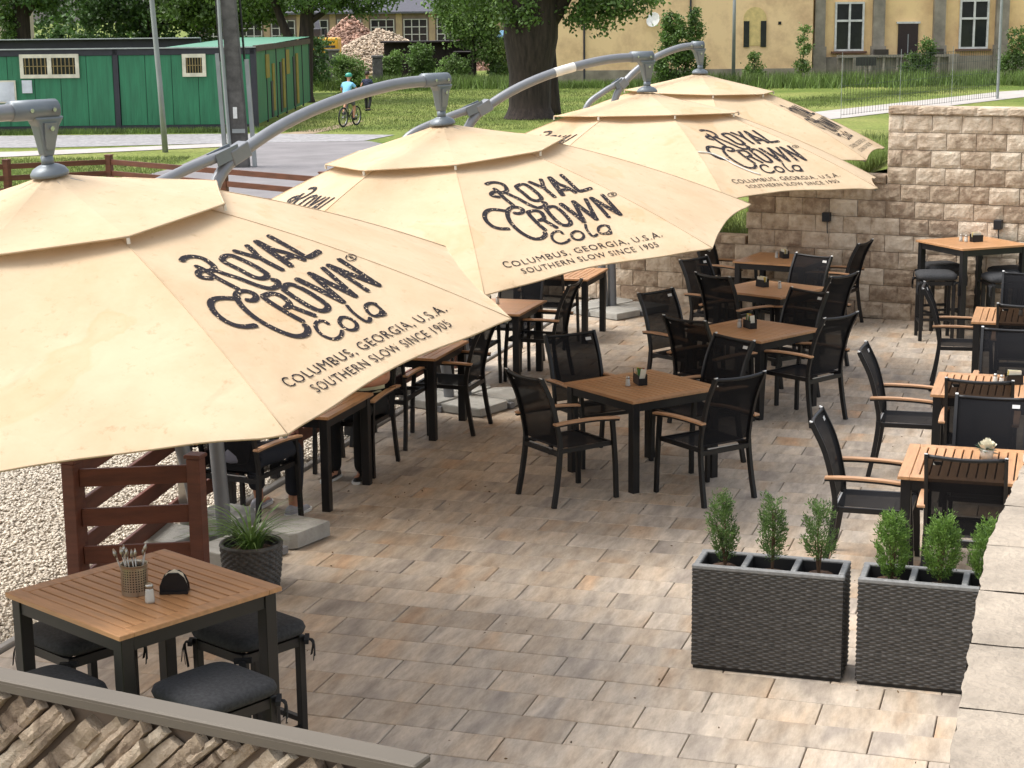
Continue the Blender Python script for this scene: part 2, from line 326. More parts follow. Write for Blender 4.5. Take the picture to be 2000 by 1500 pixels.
# local x to the right end (0) and negative to the left, local -y towards camera side
MB().cbox((-1.6, -.027, 2.395), (3.24, .054, .012), .003).build('cap', M_CAP, par); MB().box((-1.6, -.0535, 2.385), (3.238, .003, .016)).build('cap_lip', M_CAP, par)
MB().box((-1.6, -.008, 1.18), (3.18, .024, 2.36)).build('core', mat('wall_mortar', S(120, 104, 88), .95), par)
def ledge_mesh(l, h, seed):
    """one rough slip of stone: chipped outline, uneven face standing proud"""
    r = random.Random(seed); mb = MB(); nu = 6
    top = [h/2*(1-r.uniform(0, .22)) for _ in range(nu+1)]; bot = [-h/2*(1-r.uniform(0, .22)) for _ in range(nu+1)]; sk = r.uniform(-.35, .35)*h; pro = [r.uniform(.0, .007) for _ in range(nu+1)]; tl = r.uniform(-.006, .006)
    X = [(i/nu-.5)*l for i in range(nu+1)]; rows = []
    for v, ins, dep in ((0, 0, .0), (0, .1, -.011), (.45, 0, -.014), (1, .1, -.012), (1, 0, .0)):
        rows.append([(x*(1-ins*.12)+sk*(v-.5), dep-(pro[i] if dep else 0)+(tl*(i/nu-.5)*4 if dep else 0)+(r.uniform(-.002, .002) if dep else 0), (bot[i]+(top[i]-bot[i])*v)*(1-ins)) for i, x in enumerate(X)])
    mb.add([p for q in rows for p in q], [(k*(nu+1)+i, k*(nu+1)+i+1, (k+1)*(nu+1)+i+1, (k+1)*(nu+1)+i) for k in range(4) for i in range(nu)])
    for i in (0, nu): mb.add([rows[k][i] for k in range(5)], [(0, 1, 2, 3, 4) if i else (4, 3, 2, 1, 0)])
    return mb.mesh('ledge_stone', M_LEDGE)
LD = [(.16, .034), (.21, .04), (.12, .036), (.18, .05), (.13, .034), (.26, .05), (.17, .06), (.15, .03), (.22, .036), (.18, .046), (.11, .04), (.28, .042)]
LV = [ledge_mesh(l, h, 60+i) for i, (l, h) in enumerate(LD)]
sl = math.radians(42); ca, sa = math.cos(sl), math.sin(sl); count = 0
q = -1.6
while q < 2.4:                      # q across the layers, p along them (layers rise to the right)
    hmax = rnd.choice((.018, .024, .03, .042)); p = -3.4+rnd.uniform(0, .2)
    while p < 2.2:
        i = rnd.randrange(12); l, h = LD[i]; cx = (p+l/2)*ca-q*sa; cz = 2.1+(p+l/2)*sa+q*ca
        lim = min((2.374-cz-hmax*.5*ca)/sa, (-.012-cx-hmax*.5*sa)/ca)     # room left towards the cap and the wall end
        cut = max(0, l/2-lim); l2 = l-cut
        if -1.7 < cx and 1.98 < cz and l2 > .035 and count < 295:
            o = inst('ledge_stone', LV[i], par, (cx-cut/2*ca, -.024+rnd.uniform(-.013, .007), cz-cut/2*sa)); o.rotation_euler = (rnd.uniform(-.08, .08), -sl+rnd.uniform(-.03, .03), rnd.uniform(-.06, .06)); o.scale = (l2/l*1.02, 1, hmax/h*1.1); count += 1
        p += l
    q += hmax
# ---- right foreground parapet
M_PCON = mat('parapet_concrete', S(158, 146, 130), .9, var=.16, scale=5, bump=.5, bscale=55, orand=.06)
rp_ = thing('concrete_parapet', 'pale concrete block parapet with a rough edge at the right', 'wall', (-.14, 0, 0))
def parapet_block(y0, y1, seed):
    r = random.Random(seed); mb = MB(); ny, nx = 14, 5
    edge = [r.uniform(-.0022, .0022)+.002*math.sin(k*.9+seed) for k in range(ny+1)]
    def top(u, v):
        y = y0+.003+(y1-y0-.006)*v; x = .34*u+(edge[int(round(v*ny))] if u == 0 else 0); e = min(u*6, 1, v*9, (1-v)*9)
        return (x+max(0, y-4.16)*.075, y, 2.4-.006*(1-e)+r.uniform(-.0015, .0015))
    mb.grid(top, nx, ny)
    b0, b1 = max(0, y0-4.16)*.075, max(0, y1-4.16)*.075
    mb.add([(x+(b0 if abs(y-y0) < .01 else b1), y, z) for x, y, z in [(.005, y0+.003, 2.2), (.34, y0+.003, 2.2), (.34, y1-.003, 2.2), (.005, y1-.003, 2.2), (.0, y0+.003, 2.392), (.34, y0+.003, 2.392), (.34, y1-.003, 2.392), (0, y1-.003, 2.392)]], [(0, 1, 5, 4), (1, 2, 6, 5), (2, 3, 7, 6), (3, 0, 4, 7), (3, 2, 1, 0)])
    mb.build('coping_block', M_PCON, rp_)
yy = 1.75
for k, l in enumerate((.34, .34, .345, .345, .35, .345, .35, .36, .345, .345, .35, .345, .345, .35)): parapet_block(yy, yy+l, 90+k); yy += l
MB().box((.24, (1.75+yy)/2, 1.09), (.17, yy-1.75-.01, 2.2)).build('core', M_PCON, rp_)
# ---- brown slatted fences
M_FENCE = mat('fence_brown', S(100, 55, 37), .6, var=.18, scale=3, stretch=(1, 1, 6), bump=.1, bscale=20)
def fence(name, label, pts, h, rails, post=.09, rw=.11, base=0., group=None):
    t = thing(name, label, 'fence', (pts[0][0], pts[0][1], base), 0, group); o0 = Vector((pts[0][0], pts[0][1], 0))
    for p in pts:
        q = Vector((p[0], p[1], 0))-o0; MB().cbox((q.x, q.y, h/2), (post, post, h), .008).build('post', M_FENCE, t); MB().cbox((q.x, q.y, h+.012), (post+.02, post+.02, .022), .006).build('post_cap', M_FENCE, t)
    for a, b in zip(pts, pts[1:]):
        a, b = Vector((a[0], a[1], 0))-o0, Vector((b[0], b[1], 0))-o0; d = b-a; ang = math.atan2(d.y, d.x); L_ = d.length-post-.006
        for z in rails:
            MB().cbox(((a.x+b.x)/2, (a.y+b.y)/2, z), (L_, .03, rw), .004, ang).build('rail', M_FENCE, t)
    return t
RAILS = (.18, .41, .65, .9)
fence('slat_fence', 'brown slatted fence panel behind the near bar table', [(-5.69, 9.12), (-5.01, 9.43)], 1.0, RAILS)
fence('slat_fence', 'brown slatted fence running back along the gravel edge', [(-5.75, 9.25), (-6.06, 11.25), (-6.06, 13.2), (-6.06, 15.2), (-6.06, 17.2)], 1.0, RAILS)
fence('rail_fence', 'low brown rail fence along the street behind the nearest parasols', [st(-13.2, 32.1)[:2], st(-11.4, 33.0)[:2], st(-9.6, 33.9)[:2], st(-7.84, 34.79)[:2], st(-5.2, 32.29)[:2], st(-3.2, 30.4)[:2], st(-1.2, 28.5)[:2]], 1.0, (.42, .66, .88), .12, .1)
# stainless bollard light and bin-like post
M_STEEL = mat('stainless', S(190, 186, 178), .28, .9, var=.08, scale=12)
t = thing('bollard_light', 'short stainless steel bollard light by the curved parasol pole', 'lamp', (-5.93, 11.0, 0), .1)
MB().cbox((0, 0, .01), (.2, .2, .02), .004).build('base_plate', M_STEEL, t); MB().cbox((0, 0, .36), (.09, .09, .68), .006).build('post', M_STEEL, t); MB().cbox((0, 0, .76), (.075, .075, .1), .006).build('lens', mat('lamp_lens', S(225, 222, 210), .3), t); MB().cbox((0, 0, .83), (.17, .17, .035), .006).build('cap', M_STEEL, t)
# ---- rattan planters with thujas
M_RATTAN = mat('rattan', S(84, 81, 77), .55, var=.25, scale=30, spec=.4); M_BLACKP = mat('pot_black', S(14, 14, 15), .5); M_SOIL = mat('soil', S(84, 60, 42), .95, var=.4, scale=40, bump=.8, bscale=70)
M_RIM = mat('rattan_rim', S(128, 128, 126), .6, var=.15, scale=40)
def weave(u, v, nu, nv):
    c = int(u*nu); sgn = 1 if (c+int(v*nv)) % 2 == 0 else -1
    fu = (u*nu) % 1; fv = (v*nv) % 1
    return sgn*math.sin(fu*PI)*.0046+math.sin(fv*PI)*.0048
def weave_face(mb, p0, du, dv, nrm, nu, nv, sub=(4, 3)):
    p0, du, dv, nrm = map(Vector, (p0, du, dv, nrm))
    mb.grid(lambda a, b: p0+du*a+dv*b+nrm*weave(min(a, .99999), min(b, .99999), nu, nv), nu*sub[0], nv*sub[1])
def planter(x, label):
    t = thing('rattan_planter', label, 'planter', (x, 9.33, 0), 0, 'rattan planters with thujas'); W_, D_, H_ = .835, .3, .605
    mb = MB(); weave_face(mb, (0, 0, .02), (W_, 0, 0), (0, 0, H_-.03), (0, -1, 0), 25, 46); weave_face(mb, (W_, 0, .02), (0, D_, 0), (0, 0, H_-.03), (1, 0, 0), 9, 44); weave_face(mb, (0, D_, .02), (0, -D_, 0), (0, 0, H_-.03), (-1, 0, 0), 9, 44)
    mb.add([(W_, D_, 0), (0, D_, 0), (0, D_, H_-.01), (W_, D_, H_-.01)], [(0, 1, 2, 3)])
    mb.build('woven_body', M_RATTAN, t, True); MB().box((W_/2, D_/2, .01), (W_-.01, D_-.01, .02)).build('foot', M_BLACKP, t)
    rim = MB(); cw = W_/3
    for yv in (.012, D_-.012): rim.cbox((W_/2, yv, H_-.004), (W_+.012, .036, .022), .006)
    for k in range(4): rim.cbox((min(max(k*cw, .016), W_-.016), D_/2, H_-.002), (.034, D_-.061, .02), .005)
    rim.build('rim', M_RIM, t)
    for k in range(3):
        c = MB(); x0 = k*cw+.018+(0 if k else .014); x1 = (k+1)*cw-.018-(0 if k < 2 else .014); y0, y1 = .031, D_-.031
        c.add([(x0, y0, H_-.006), (x1, y0, H_-.006), (x1, y1, H_-.006), (x0, y1, H_-.006), (x0+.015, y0+.015, .46), (x1-.015, y0+.015, .46), (x1-.015, y1-.015, .46), (x0+.015, y1-.015, .46)], [(0, 1, 5, 4), (1, 2, 6, 5), (2, 3, 7, 6), (3, 0, 4, 7), (4, 5, 6, 7)])
        ins = c.build('insert_pot', M_BLACKP, t)
        s_ = MB(); rr = random.Random(k)
        s_.lathe([(.095, .47), (.1, .545), (.07, .562+rr.uniform(-.008, .008)), (.005, .568)], 12, ((x0+x1)/2, D_/2, 0)); s_.build('soil', M_SOIL, ins)
    return t
planter(-1.893, 'dark rattan planter box with three sparse thujas, left of the two'); planter(-.975, 'dark rattan planter box partly behind the pale concrete parapet')
M_THUJA = mat('thuja', (.15, .25, .06), .6, var=.3, scale=14, col2=(.035, .075, .02), transl=.3, orand=.3); M_TWIG = mat('twig', S(84, 62, 42), .85)
M_THUJA2 = mat('thuja_fresh', (.2, .34, .06), .6, var=.3, scale=14, col2=(.05, .11, .02), transl=.3, orand=.3)
def leafcloud(n, pos, dirs, ln, wd, rg):
    """n elongated diamond leaves at pos pointing along dirs"""
    d = dirs/np.linalg.norm(dirs, axis=1, keepdims=True); r = rg.normal(size=(n, 3)); s = np.cross(d, r); s /= np.linalg.norm(s, axis=1, keepdims=True)+1e-9
    ln = np.asarray(ln).reshape(-1, 1); wd = np.asarray(wd).reshape(-1, 1)
    V = np.stack([pos, pos+d*ln*.45+s*wd, pos+d*ln, pos+d*ln*.45-s*wd], 1)
    return V.reshape(-1, 3), np.arange(n*4).reshape(-1, 4)
def thuja(x, y, h, w_, n, seed, label, lean=0., m=None, bare=.12):
    rg = np.random.default_rng(seed); t = thing('thuja', label, 'shrub', (x, y, .54), 0, 'young thujas in the planters')
    mb = MB(); stems = []
    for k in range(5):
        a = rg.uniform(0, 6.28); r = rg.uniform(.0, w_*.3); top = (math.cos(a)*r+lean*h, math.sin(a)*r, h*rg.uniform(.55, .92)); pts = [(0, 0, 0), (math.cos(a)*r*.5, math.sin(a)*r*.5, h*.25), top]; mb.tube(smooth_path(pts, 4), [.006]*5+[.005, .004, .003, .002], 5); stems.append(top)
    mb.build('stem', M_TWIG, t)
    # sprays: clumps of flattened scale leaves
    nc = n//26; zc = bare*h+(h-bare*h)*rg.beta(1.15, 1.35, nc); prof = np.interp(zc/h, [0, bare, .38, .7, 1], [.15, .4, 1, .8, .08])*w_*.5
    a = rg.uniform(0, 6.28, nc); rr = prof*np.sqrt(rg.uniform(.12, 1, nc)); C = np.stack([np.cos(a)*rr+lean*zc, np.sin(a)*rr, zc-.01], 1)
    out = np.stack([np.cos(a), np.sin(a), np.full(nc, 1.5)], 1); out /= np.linalg.norm(out, axis=1, keepdims=True)
    idx = np.repeat(np.arange(nc), 26); k = rg.uniform(0, .075, len(idx)); pos = C[idx]+out[idx]*k[:, None]+rg.normal(0, .009, (len(idx), 3)); dr = out[idx]+rg.normal(0, .55, (len(idx), 3)); dr[:, 2] = np.abs(dr[:, 2])*.9+.1
    V, F = leafcloud(len(idx), pos, dr, rg.uniform(.012, .028, len(idx)), rg.uniform(.0022, .0042, len(idx)), rg)
    rawmesh('foliage', V, F, m or M_THUJA, t)
for i, (x, h, w_, n, ln, lab, m, br) in enumerate((
    (-1.893+.15, .43, .1, 3200, -.08, 'slim leaning thuja nearest the left end of the left planter', None, .16), (-1.893+.42, .42, .085, 2800, .0, 'thin thuja in the middle of the left planter', None, .18),
    (-1.893+.68, .41, .13, 2600, .0, 'open wispy thuja at the right end of the left planter', None, .26), (-.975+.16, .38, .13, 5400, .0, 'dense rounded thuja at the left end of the right planter', M_THUJA2, .12),
    (-.975+.42, .39, .135, 5400, .02, 'dense bright thuja in the middle of the right planter', M_THUJA2, .15), (-.975+.66, .38, .13, 5000, .05, 'dense thuja next to the concrete parapet edge', M_THUJA2, .14))):
    thuja(x, 9.48, h, w_, n, 20+i, lab, ln, m, br)
# ---- round wicker pot with grass
t = thing('wicker_pot', 'round dark wicker pot standing beside the curved parasol pole', 'pot', (-4.93, 9.98, 0))
prof = [(.165, 0), (.18, .1), (.19, .2), (.195, .29)]
def potf(u, v):
    r = np.interp(v*.29, [p[1] for p in prof], [p[0] for p in prof])+weave(min(u, .9999), min(v, .9999), 46, 16)*1.3; a = 2*PI*u; return (r*math.cos(a), r*math.sin(a), v*.29)
MB().grid(potf, 184, 48).build('woven_body', M_RATTAN, t, True); MB().tube([(.192*math.cos(a*PI/12), .192*math.sin(a*PI/12), .295) for a in range(25)], .016, 7, False).build('rim', M_RATTAN, t, True); MB().lathe([(.178, .24), (.1, .262), (.005, .268)], 16).build('soil', M_SOIL, t); MB().lathe([(.16, .004), (.16, .02)], 16).build('foot', M_BLACKP, t)
t = thing('grass_plant', 'arching green grass plant in the round wicker pot', 'plant', (-4.93, 9.98, .262)); rg = random.Random(5); mb = MB()
M_BLADE = mat('blade', (.17, .29, .07), .5, var=.3, scale=6, transl=.3, orand=.25)
for k in range(120):
    a = rg.uniform(0, 6.28); r0 = rg.uniform(0, .07); L_ = rg.uniform(.24, .56); up = rg.uniform(.55, 1.25); w0 = rg.uniform(.005, .009); b0 = Vector((math.cos(a)*r0, math.sin(a)*r0, 0)); d = Vector((math.cos(a+rg.uniform(-.4, .4)), math.sin(a+rg.uniform(-.4, .4)), 0)); s_ = Vector((-d.y, d.x, 0)); vsx = []
    for j in range(6):
        q = j/5; p = b0+d*(L_*q*(.25+.55*q))+Vector((0, 0, L_*up*(q-.62*q*q))); ww = w0*(1-q**2*.95); vsx += [p+s_*ww, p-s_*ww+Vector((0, 0, .001))]
    mb.add(vsx, [(2*j, 2*j+1, 2*j+3, 2*j+2) for j in range(5)])
mb.build('blades', M_BLADE, t)
# crumbs and dry petals on the paving
rg = np.random.default_rng(11); nn = 260; pos = np.stack([rg.uniform(-5.6, .2, nn), rg.uniform(7.6, 20.5, nn), np.full(nn, .004)], 1); dr = np.stack([rg.normal(size=nn), rg.normal(size=nn), rg.uniform(0, .25, nn)], 1)
V, F = leafcloud(nn, pos, dr, rg.uniform(.008, .026, nn), rg.uniform(.003, .008, nn), rg); tag(rawmesh('fallen_bits', V, F, mat('dry_bits', S(110, 88, 60), .9, var=.4, scale=3, orand=.5)), 'scattered dry petals and crumbs on the paving', 'litter', kind='stuff')
# lettering strokes on a canopy panel: (sideways, distance from the hub) in metres
LETTERS = {'R1': [(-.229, 1.067), (-.186, 1.051), (-.14, 1.057), (-.109, 1.087), (-.109, 1.134), (-.124, 1.174), (-.155, 1.195), (-.184, 1.189)], 'R2': [(-.204, 1.134), (-.196, 1.165), (-.198, 1.207), (-.199, 1.268), (-.187, 1.368)], 'R3': [(-.193, 1.172), (-.236, 1.178), (-.265, 1.198), (-.267, 1.224), (-.23, 1.246)], 'R4': [(-.154, 1.184), (-.133, 1.235), (-.102, 1.297), (-.081, 1.36), (-.06, 1.41), (-.032, 1.441), (.01, 1.443), (.042, 1.424), (.049, 1.406), (.037, 1.394)], 'O1': [(-.029, 1.143), (.009, 1.127), (.046, 1.138), (.059, 1.182), (.066, 1.258), (.063, 1.321), (.056, 1.347), (.032, 1.362), (-.0, 1.357), (-.023, 1.322), (-.027, 1.244), (-.035, 1.176), (-.029, 1.143)], 'Y1': [(.096, 1.119), (.119, 1.169), (.142, 1.223)], 'Y2': [(.191, 1.122), (.178, 1.163), (.158, 1.21), (.15, 1.261), (.156, 1.364)], 'A1': [(.264, 1.123), (.246, 1.22), (.234, 1.305), (.225, 1.363)], 'A2': [(.267, 1.125), (.276, 1.218), (.307, 1.277), (.332, 1.364)], 'A3': [(.239, 1.301), (.308, 1.31)], 'L1': [(.362, 1.124), (.364, 1.233), (.365, 1.346), (.397, 1.359), (.471, 1.353)], 'C1': [(-.377, 1.621), (-.43, 1.608), (-.471, 1.577), (-.485, 1.525), (-.473, 1.465), (-.436, 1.411), (-.388, 1.386), (-.336, 1.392), (-.28, 1.419), (-.253, 1.423)], 'C2': [(-.234, 1.455), (-.204, 1.47), (-.169, 1.459), (-.151, 1.428), (-.169, 1.397), (-.207, 1.388), (-.247, 1.405), (-.274, 1.434), (-.305, 1.491), (-.324, 1.564), (-.322, 1.645), (-.303, 1.713), (-.27, 1.763), (-.222, 1.778), (-.183, 1.765), (-.159, 1.743), (-.155, 1.725)], 'Rr1': [(-.133, 1.47), (-.141, 1.519), (-.142, 1.617), (-.135, 1.701)], 'Rr2': [(-.129, 1.467), (-.075, 1.468), (-.046, 1.499), (-.055, 1.558), (-.083, 1.585), (-.113, 1.585)], 'Rr3': [(-.084, 1.573), (-.068, 1.626), (-.041, 1.702)], 'O2': [(.01, 1.482), (.048, 1.463), (.082, 1.467), (.098, 1.508), (.101, 1.585), (.092, 1.663), (.076, 1.691), (.044, 1.701), (.015, 1.686), (.001, 1.639), (.002, 1.56), (.01, 1.482)], 'W1': [(.149, 1.457), (.168, 1.581), (.185, 1.7)], 'W2': [(.187, 1.698), (.217, 1.579), (.25, 1.458)], 'W3': [(.25, 1.458), (.266, 1.576), (.288, 1.698)], 'W4': [(.287, 1.696), (.317, 1.586), (.354, 1.459)], 'N1': [(.388, 1.701), (.396, 1.576), (.4, 1.459)], 'N2': [(.4, 1.459), (.444, 1.582), (.489, 1.697)], 'N3': [(.49, 1.695), (.494, 1.574), (.499, 1.452)], 'c': [(-.042, 1.779), (-.044, 1.749), (-.076, 1.74), (-.116, 1.759), (-.144, 1.803), (-.143, 1.846), (-.119, 1.872), (-.074, 1.871), (-.031, 1.849)], 'o': [(.054, 1.78), (.019, 1.797), (-.0, 1.831), (.008, 1.864), (.041, 1.874), (.077, 1.855), (.092, 1.824), (.085, 1.791), (.058, 1.777)], 'l': [(.175, 1.73), (.154, 1.77), (.143, 1.819), (.143, 1.858), (.163, 1.866), (.19, 1.852)], 'a1': [(.329, 1.79), (.303, 1.773), (.267, 1.775), (.237, 1.796), (.218, 1.831), (.229, 1.856), (.263, 1.858)], 'a2': [(.317, 1.776), (.316, 1.809), (.303, 1.838), (.266, 1.859)], 'a3': [(.307, 1.835), (.3, 1.856), (.289, 1.865), (.255, 1.864)], 'circ': [(.594, 1.487), (.583, 1.493), (.569, 1.496), (.555, 1.496), (.544, 1.493), (.536, 1.486), (.533, 1.478), (.536, 1.47), (.543, 1.462), (.555, 1.456), (.569, 1.453), (.582, 1.454), (.594, 1.457), (.602, 1.463), (.605, 1.471), (.602, 1.48), (.594, 1.487)], 'r1': [(.568, 1.463), (.565, 1.48)], 'r2': [(.568, 1.463), (.585, 1.469), (.574, 1.478), (.563, 1.472)], 'r3': [(.569, 1.475), (.574, 1.489)]}
# ================================================================== parasols
UR, UDZ, UVR, UDV = 2.3727, .9011, .93, .219
KC = math.cos(PI/8); TN = math.tan(PI/8); RIM = UR*KC; VRIM = UVR*KC
def canvas_mat(name, base=(.645, .5, .335), edge=None, ink=False):
    m, N, L, P = node_mat(name); ge = N.new('ShaderNodeNewGeometry')
    n1 = N.new('ShaderNodeTexNoise'); n1.inputs['Scale'].default_value = 1.7; n1.inputs['Detail'].default_value = 9; n1.inputs['Roughness'].default_value = .68; L.new(ge.outputs['Position'], n1.inputs['Vector'])
    r1 = N.new('ShaderNodeValToRGB'); e = r1.color_ramp.elements; e[0].position = .3; e[0].color = (base[0]*.88, base[1]*.83, base[2]*.77, 1); e[1].position = .62; e[1].color = (*base, 1)
    x = e.new(.72); x.color = (base[0]*1.03, base[1]*1.02, base[2]*1.02, 1); L.new(n1.outputs['Fac'], r1.inputs[0])
    # small dirt flecks
    n2 = N.new('ShaderNodeTexNoise'); n2.inputs['Scale'].default_value = 13; n2.inputs['Detail'].default_value = 6; n2.inputs['Roughness'].default_value = .75; L.new(ge.outputs['Position'], n2.inputs['Vector'])
    r2 = N.new('ShaderNodeValToRGB'); r2.color_ramp.elements[0].position = .3; r2.color_ramp.elements[0].color = (.55, .46, .36, 1); r2.color_ramp.elements[1].position = .42; r2.color_ramp.elements[1].color = (1, 1, 1, 1); L.new(n2.outputs['Fac'], r2.inputs[0])
    # tide-mark stains
    n3 = N.new('ShaderNodeTexNoise'); n3.inputs['Scale'].default_value = .9; n3.inputs['Detail'].default_value = 5; n3.inputs['Distortion'].default_value = .6; L.new(ge.outputs['Position'], n3.inputs['Vector'])
    r3 = N.new('ShaderNodeValToRGB'); ee = r3.color_ramp.elements; ee[0].position = .36; ee[0].color = (1, .95, .88, 1); ee[1].position = .43; ee[1].color = (1, 1, 1, 1); y = ee.new(.41); y.color = (.93, .78, .62, 1); L.new(n3.outputs['Fac'], r3.inputs[0])
    a = N.new('ShaderNodeMix'); a.data_type = 'RGBA'; a.blend_type = 'MULTIPLY'; a.inputs[0].default_value = .4; L.new(r1.outputs[0], a.inputs[6]); L.new(r2.outputs[0], a.inputs[7])
    b = N.new('ShaderNodeMix'); b.data_type = 'RGBA'; b.blend_type = 'MULTIPLY'; b.inputs[0].default_value = .38; L.new(a.outputs[2], b.inputs[6]); L.new(r3.outputs[0], b.inputs[7]); out = b.outputs[2]
    if ink:   # print with worn specks
        n4 = N.new('ShaderNodeTexNoise'); n4.inputs['Scale'].default_value = 75; n4.inputs['Detail'].default_value = 3; L.new(ge.outputs['Position'], n4.inputs['Vector'])
        r4 = N.new('ShaderNodeValToRGB'); r4.color_ramp.elements[0].position = .335; r4.color_ramp.elements[0].color = (1, 1, 1, 1); r4.color_ramp.elements[1].position = .365; r4.color_ramp.elements[1].color = (0, 0, 0, 1); L.new(n4.outputs['Fac'], r4.inputs[0])
        c = N.new('ShaderNodeMix'); c.data_type = 'RGBA'; L.new(r4.outputs[0], c.inputs[0]); c.inputs[6].default_value = (.017, .014, .017, 1); L.new(out, c.inputs[7]); out = c.outputs[2]
    L.new(out, P.inputs['Base Color']); P.inputs['Roughness'].default_value = .85; P.inputs['Specular IOR Level'].default_value = .2
    n5 = N.new('ShaderNodeTexNoise'); n5.inputs['Scale'].default_value = 5.5; n5.inputs['Detail'].default_value = 3; n5.inputs['Distortion'].default_value = 1.2; L.new(ge.outputs['Position'], n5.inputs['Vector']); bp = N.new('ShaderNodeBump'); bp.inputs['Strength'].default_value = .28; bp.inputs['Distance'].default_value = .022; L.new(n5.outputs['Fac'], bp.inputs['Height']); L.new(bp.outputs[0], P.inputs['Normal'])
    if not ink:
        tr = N.new('ShaderNodeBsdfTranslucent'); L.new(out, tr.inputs['Color']); mx = N.new('ShaderNodeMixShader'); mx.inputs[0].default_value = .16
        L.new(P.outputs[0], mx.inputs[1]); L.new(tr.outputs[0], mx.inputs[2]); L.new(mx.outputs[0], N['Material Output'].inputs['Surface'])
    return m
M_CANVAS = canvas_mat('canvas'); M_INK = canvas_mat('canvas_print', ink=True)
M_ALU = mat('grey_aluminium', S(126, 128, 131), .4, .35, var=.05, scale=6); M_ALUD = mat('dark_aluminium', S(112, 119, 124), .42, .3, var=.06); M_BOLT = mat('bolt_steel', S(215, 215, 212), .25, 1.)
def udepth(rho): t = rho/RIM; return UDZ*(.62*t+.38*t*t)
def usurf(w_, rho, seed=0):
    """extra depth of the cloth between two ribs: shallow sag and pull folds towards the corners"""
    u = .5+w_/(2*rho*TN); u = min(1, max(0, u)); t = rho/RIM; e = math.sin(PI*u)
    fold = .006*math.sin(9*u+7*t+seed)*e+.002*math.sin(9*abs(u-.5)*2+seed*2)*max(0, t-.72)*3*(1-e)*4*min(1, e*6)
    uu = min(u, 1-u); fold += .006*math.sin(12*math.atan2(1-t, uu*.8+1e-3)+seed)*math.exp(-((1-t)/.22)**2-(uu/.28)**2)*min(1, uu*18)
    return udepth(rho)+.05*e*t*(1-t)*1.6-fold*t
def ribbon(pts, wd, taper=True):
    P = [Vector((p[0], p[1], 0)) for p in pts]; P = smooth_path(P, 5) if len(P) > 2 else [P[0].lerp(P[1], k/6) for k in range(7)]
    Lf, n = [], len(P); closed = (P[0]-P[-1]).length < 1e-4
    for i, p in enumerate(P):
        a = P[i-1] if i else (P[-2] if closed else P[0]); b = P[i+1] if i < n-1 else (P[1] if closed else P[-1]); t = (b-a); t = t.normalized() if t.length > 1e-6 else Vector((1, 0, 0)); s = Vector((-t.y, t.x, 0)); Lf.append((p+s*wd/2, p-s*wd/2))
    vs, fs = [], []
    if not closed:
        t0 = (P[1]-P[0]).normalized()*wd*.3; t1 = (P[-1]-P[-2]).normalized()*wd*.3
        Lf = [(Lf[0][0].lerp(Lf[0][1], .25)-t0, Lf[0][1].lerp(Lf[0][0], .25)-t0)]+Lf+[(Lf[-1][0].lerp(Lf[-1][1], .25)+t1, Lf[-1][1].lerp(Lf[-1][0], .25)+t1)]
    for l, r in Lf: vs += [l, (l+r)/2, r]
    for i in range(len(Lf)-1):
        k = 3*i; fs += [(k, k+1, k+4, k+3), (k+1, k+2, k+5, k+4)]
    return vs, fs
def font_flat(txt, wid, cap):
    cu = bpy.data.curves.new('txt', 'FONT'); cu.body = txt; cu.size = 1; cu.space_character = 1.12; cu.offset = 0; cu.resolution_u = 3; o = bpy.data.objects.new('txt', cu); COL.objects.link(o)
    dg = bpy.context.evaluated_depsgraph_get(); dg.update(); me = o.evaluated_get(dg).to_mesh(); V = [v.co.copy() for v in me.vertices]; F = [tuple(p.vertices) for p in me.polygons]
    o.evaluated_get(dg).to_mesh_clear(); bpy.data.objects.remove(o); bpy.data.curves.remove(cu)
    x0, x1 = min(v.x for v in V), max(v.x for v in V); h = .7
    return [((v.x-x0)/(x1-x0)*wid-wid/2, v.y/h*cap) for v in V], F
LG = {}
for k, pts in LETTERS.items():
    wd = .006 if k == 'circ' or k in ('r1', 'r2', 'r3') else (.021 if k in ('c', 'o', 'l', 'a1', 'a2', 'a3') else .0335)
    if k in ('W1', 'W3', 'N2', 'A1'): wd = .041
    vs_, fs_ = ribbon(pts, wd); LG.setdefault('®' if wd == .006 else (k[:-1] if k[-1].isdigit() and k not in ('O1', 'O2', 'R1', 'C1') else k).replace('R1', 'R').replace('C1', 'C'), []).append(([(v.x, v.y) for v in vs_], fs_))
M_WHITE_C = mat('cord_white', S(226, 222, 214), .7)
PRINT = [('letter', v) for v in LG.values()]
for txt, wid, base, cap in (('COLUMBUS, GEORGIA, U.S.A.', 1.27, 2.0, .056), ('SOUTHERN SLOW SINCE 1905', 1.09, 2.085, .05)):
    v2, f2 = font_flat(txt, wid, cap); PRINT.append(('small_print', [([(x, base-y) for x, y in v2], f2)]))
ARM = [(-.04, 0), (-.06, .4), (-.09, .9), (-.12, 1.5), (-.1, 2.1), (.03, 2.55), (.4, 2.79), (1.0, 2.99), (1.75, 3.12), (2.38, 3.145)]
BRACE = [(-.25, 0), (-.3, .4), (-.42, .9), (-.66, 1.6), (-.82, 2.15), (-.74, 2.46), (-.32, 2.62), (.16, 2.735)]
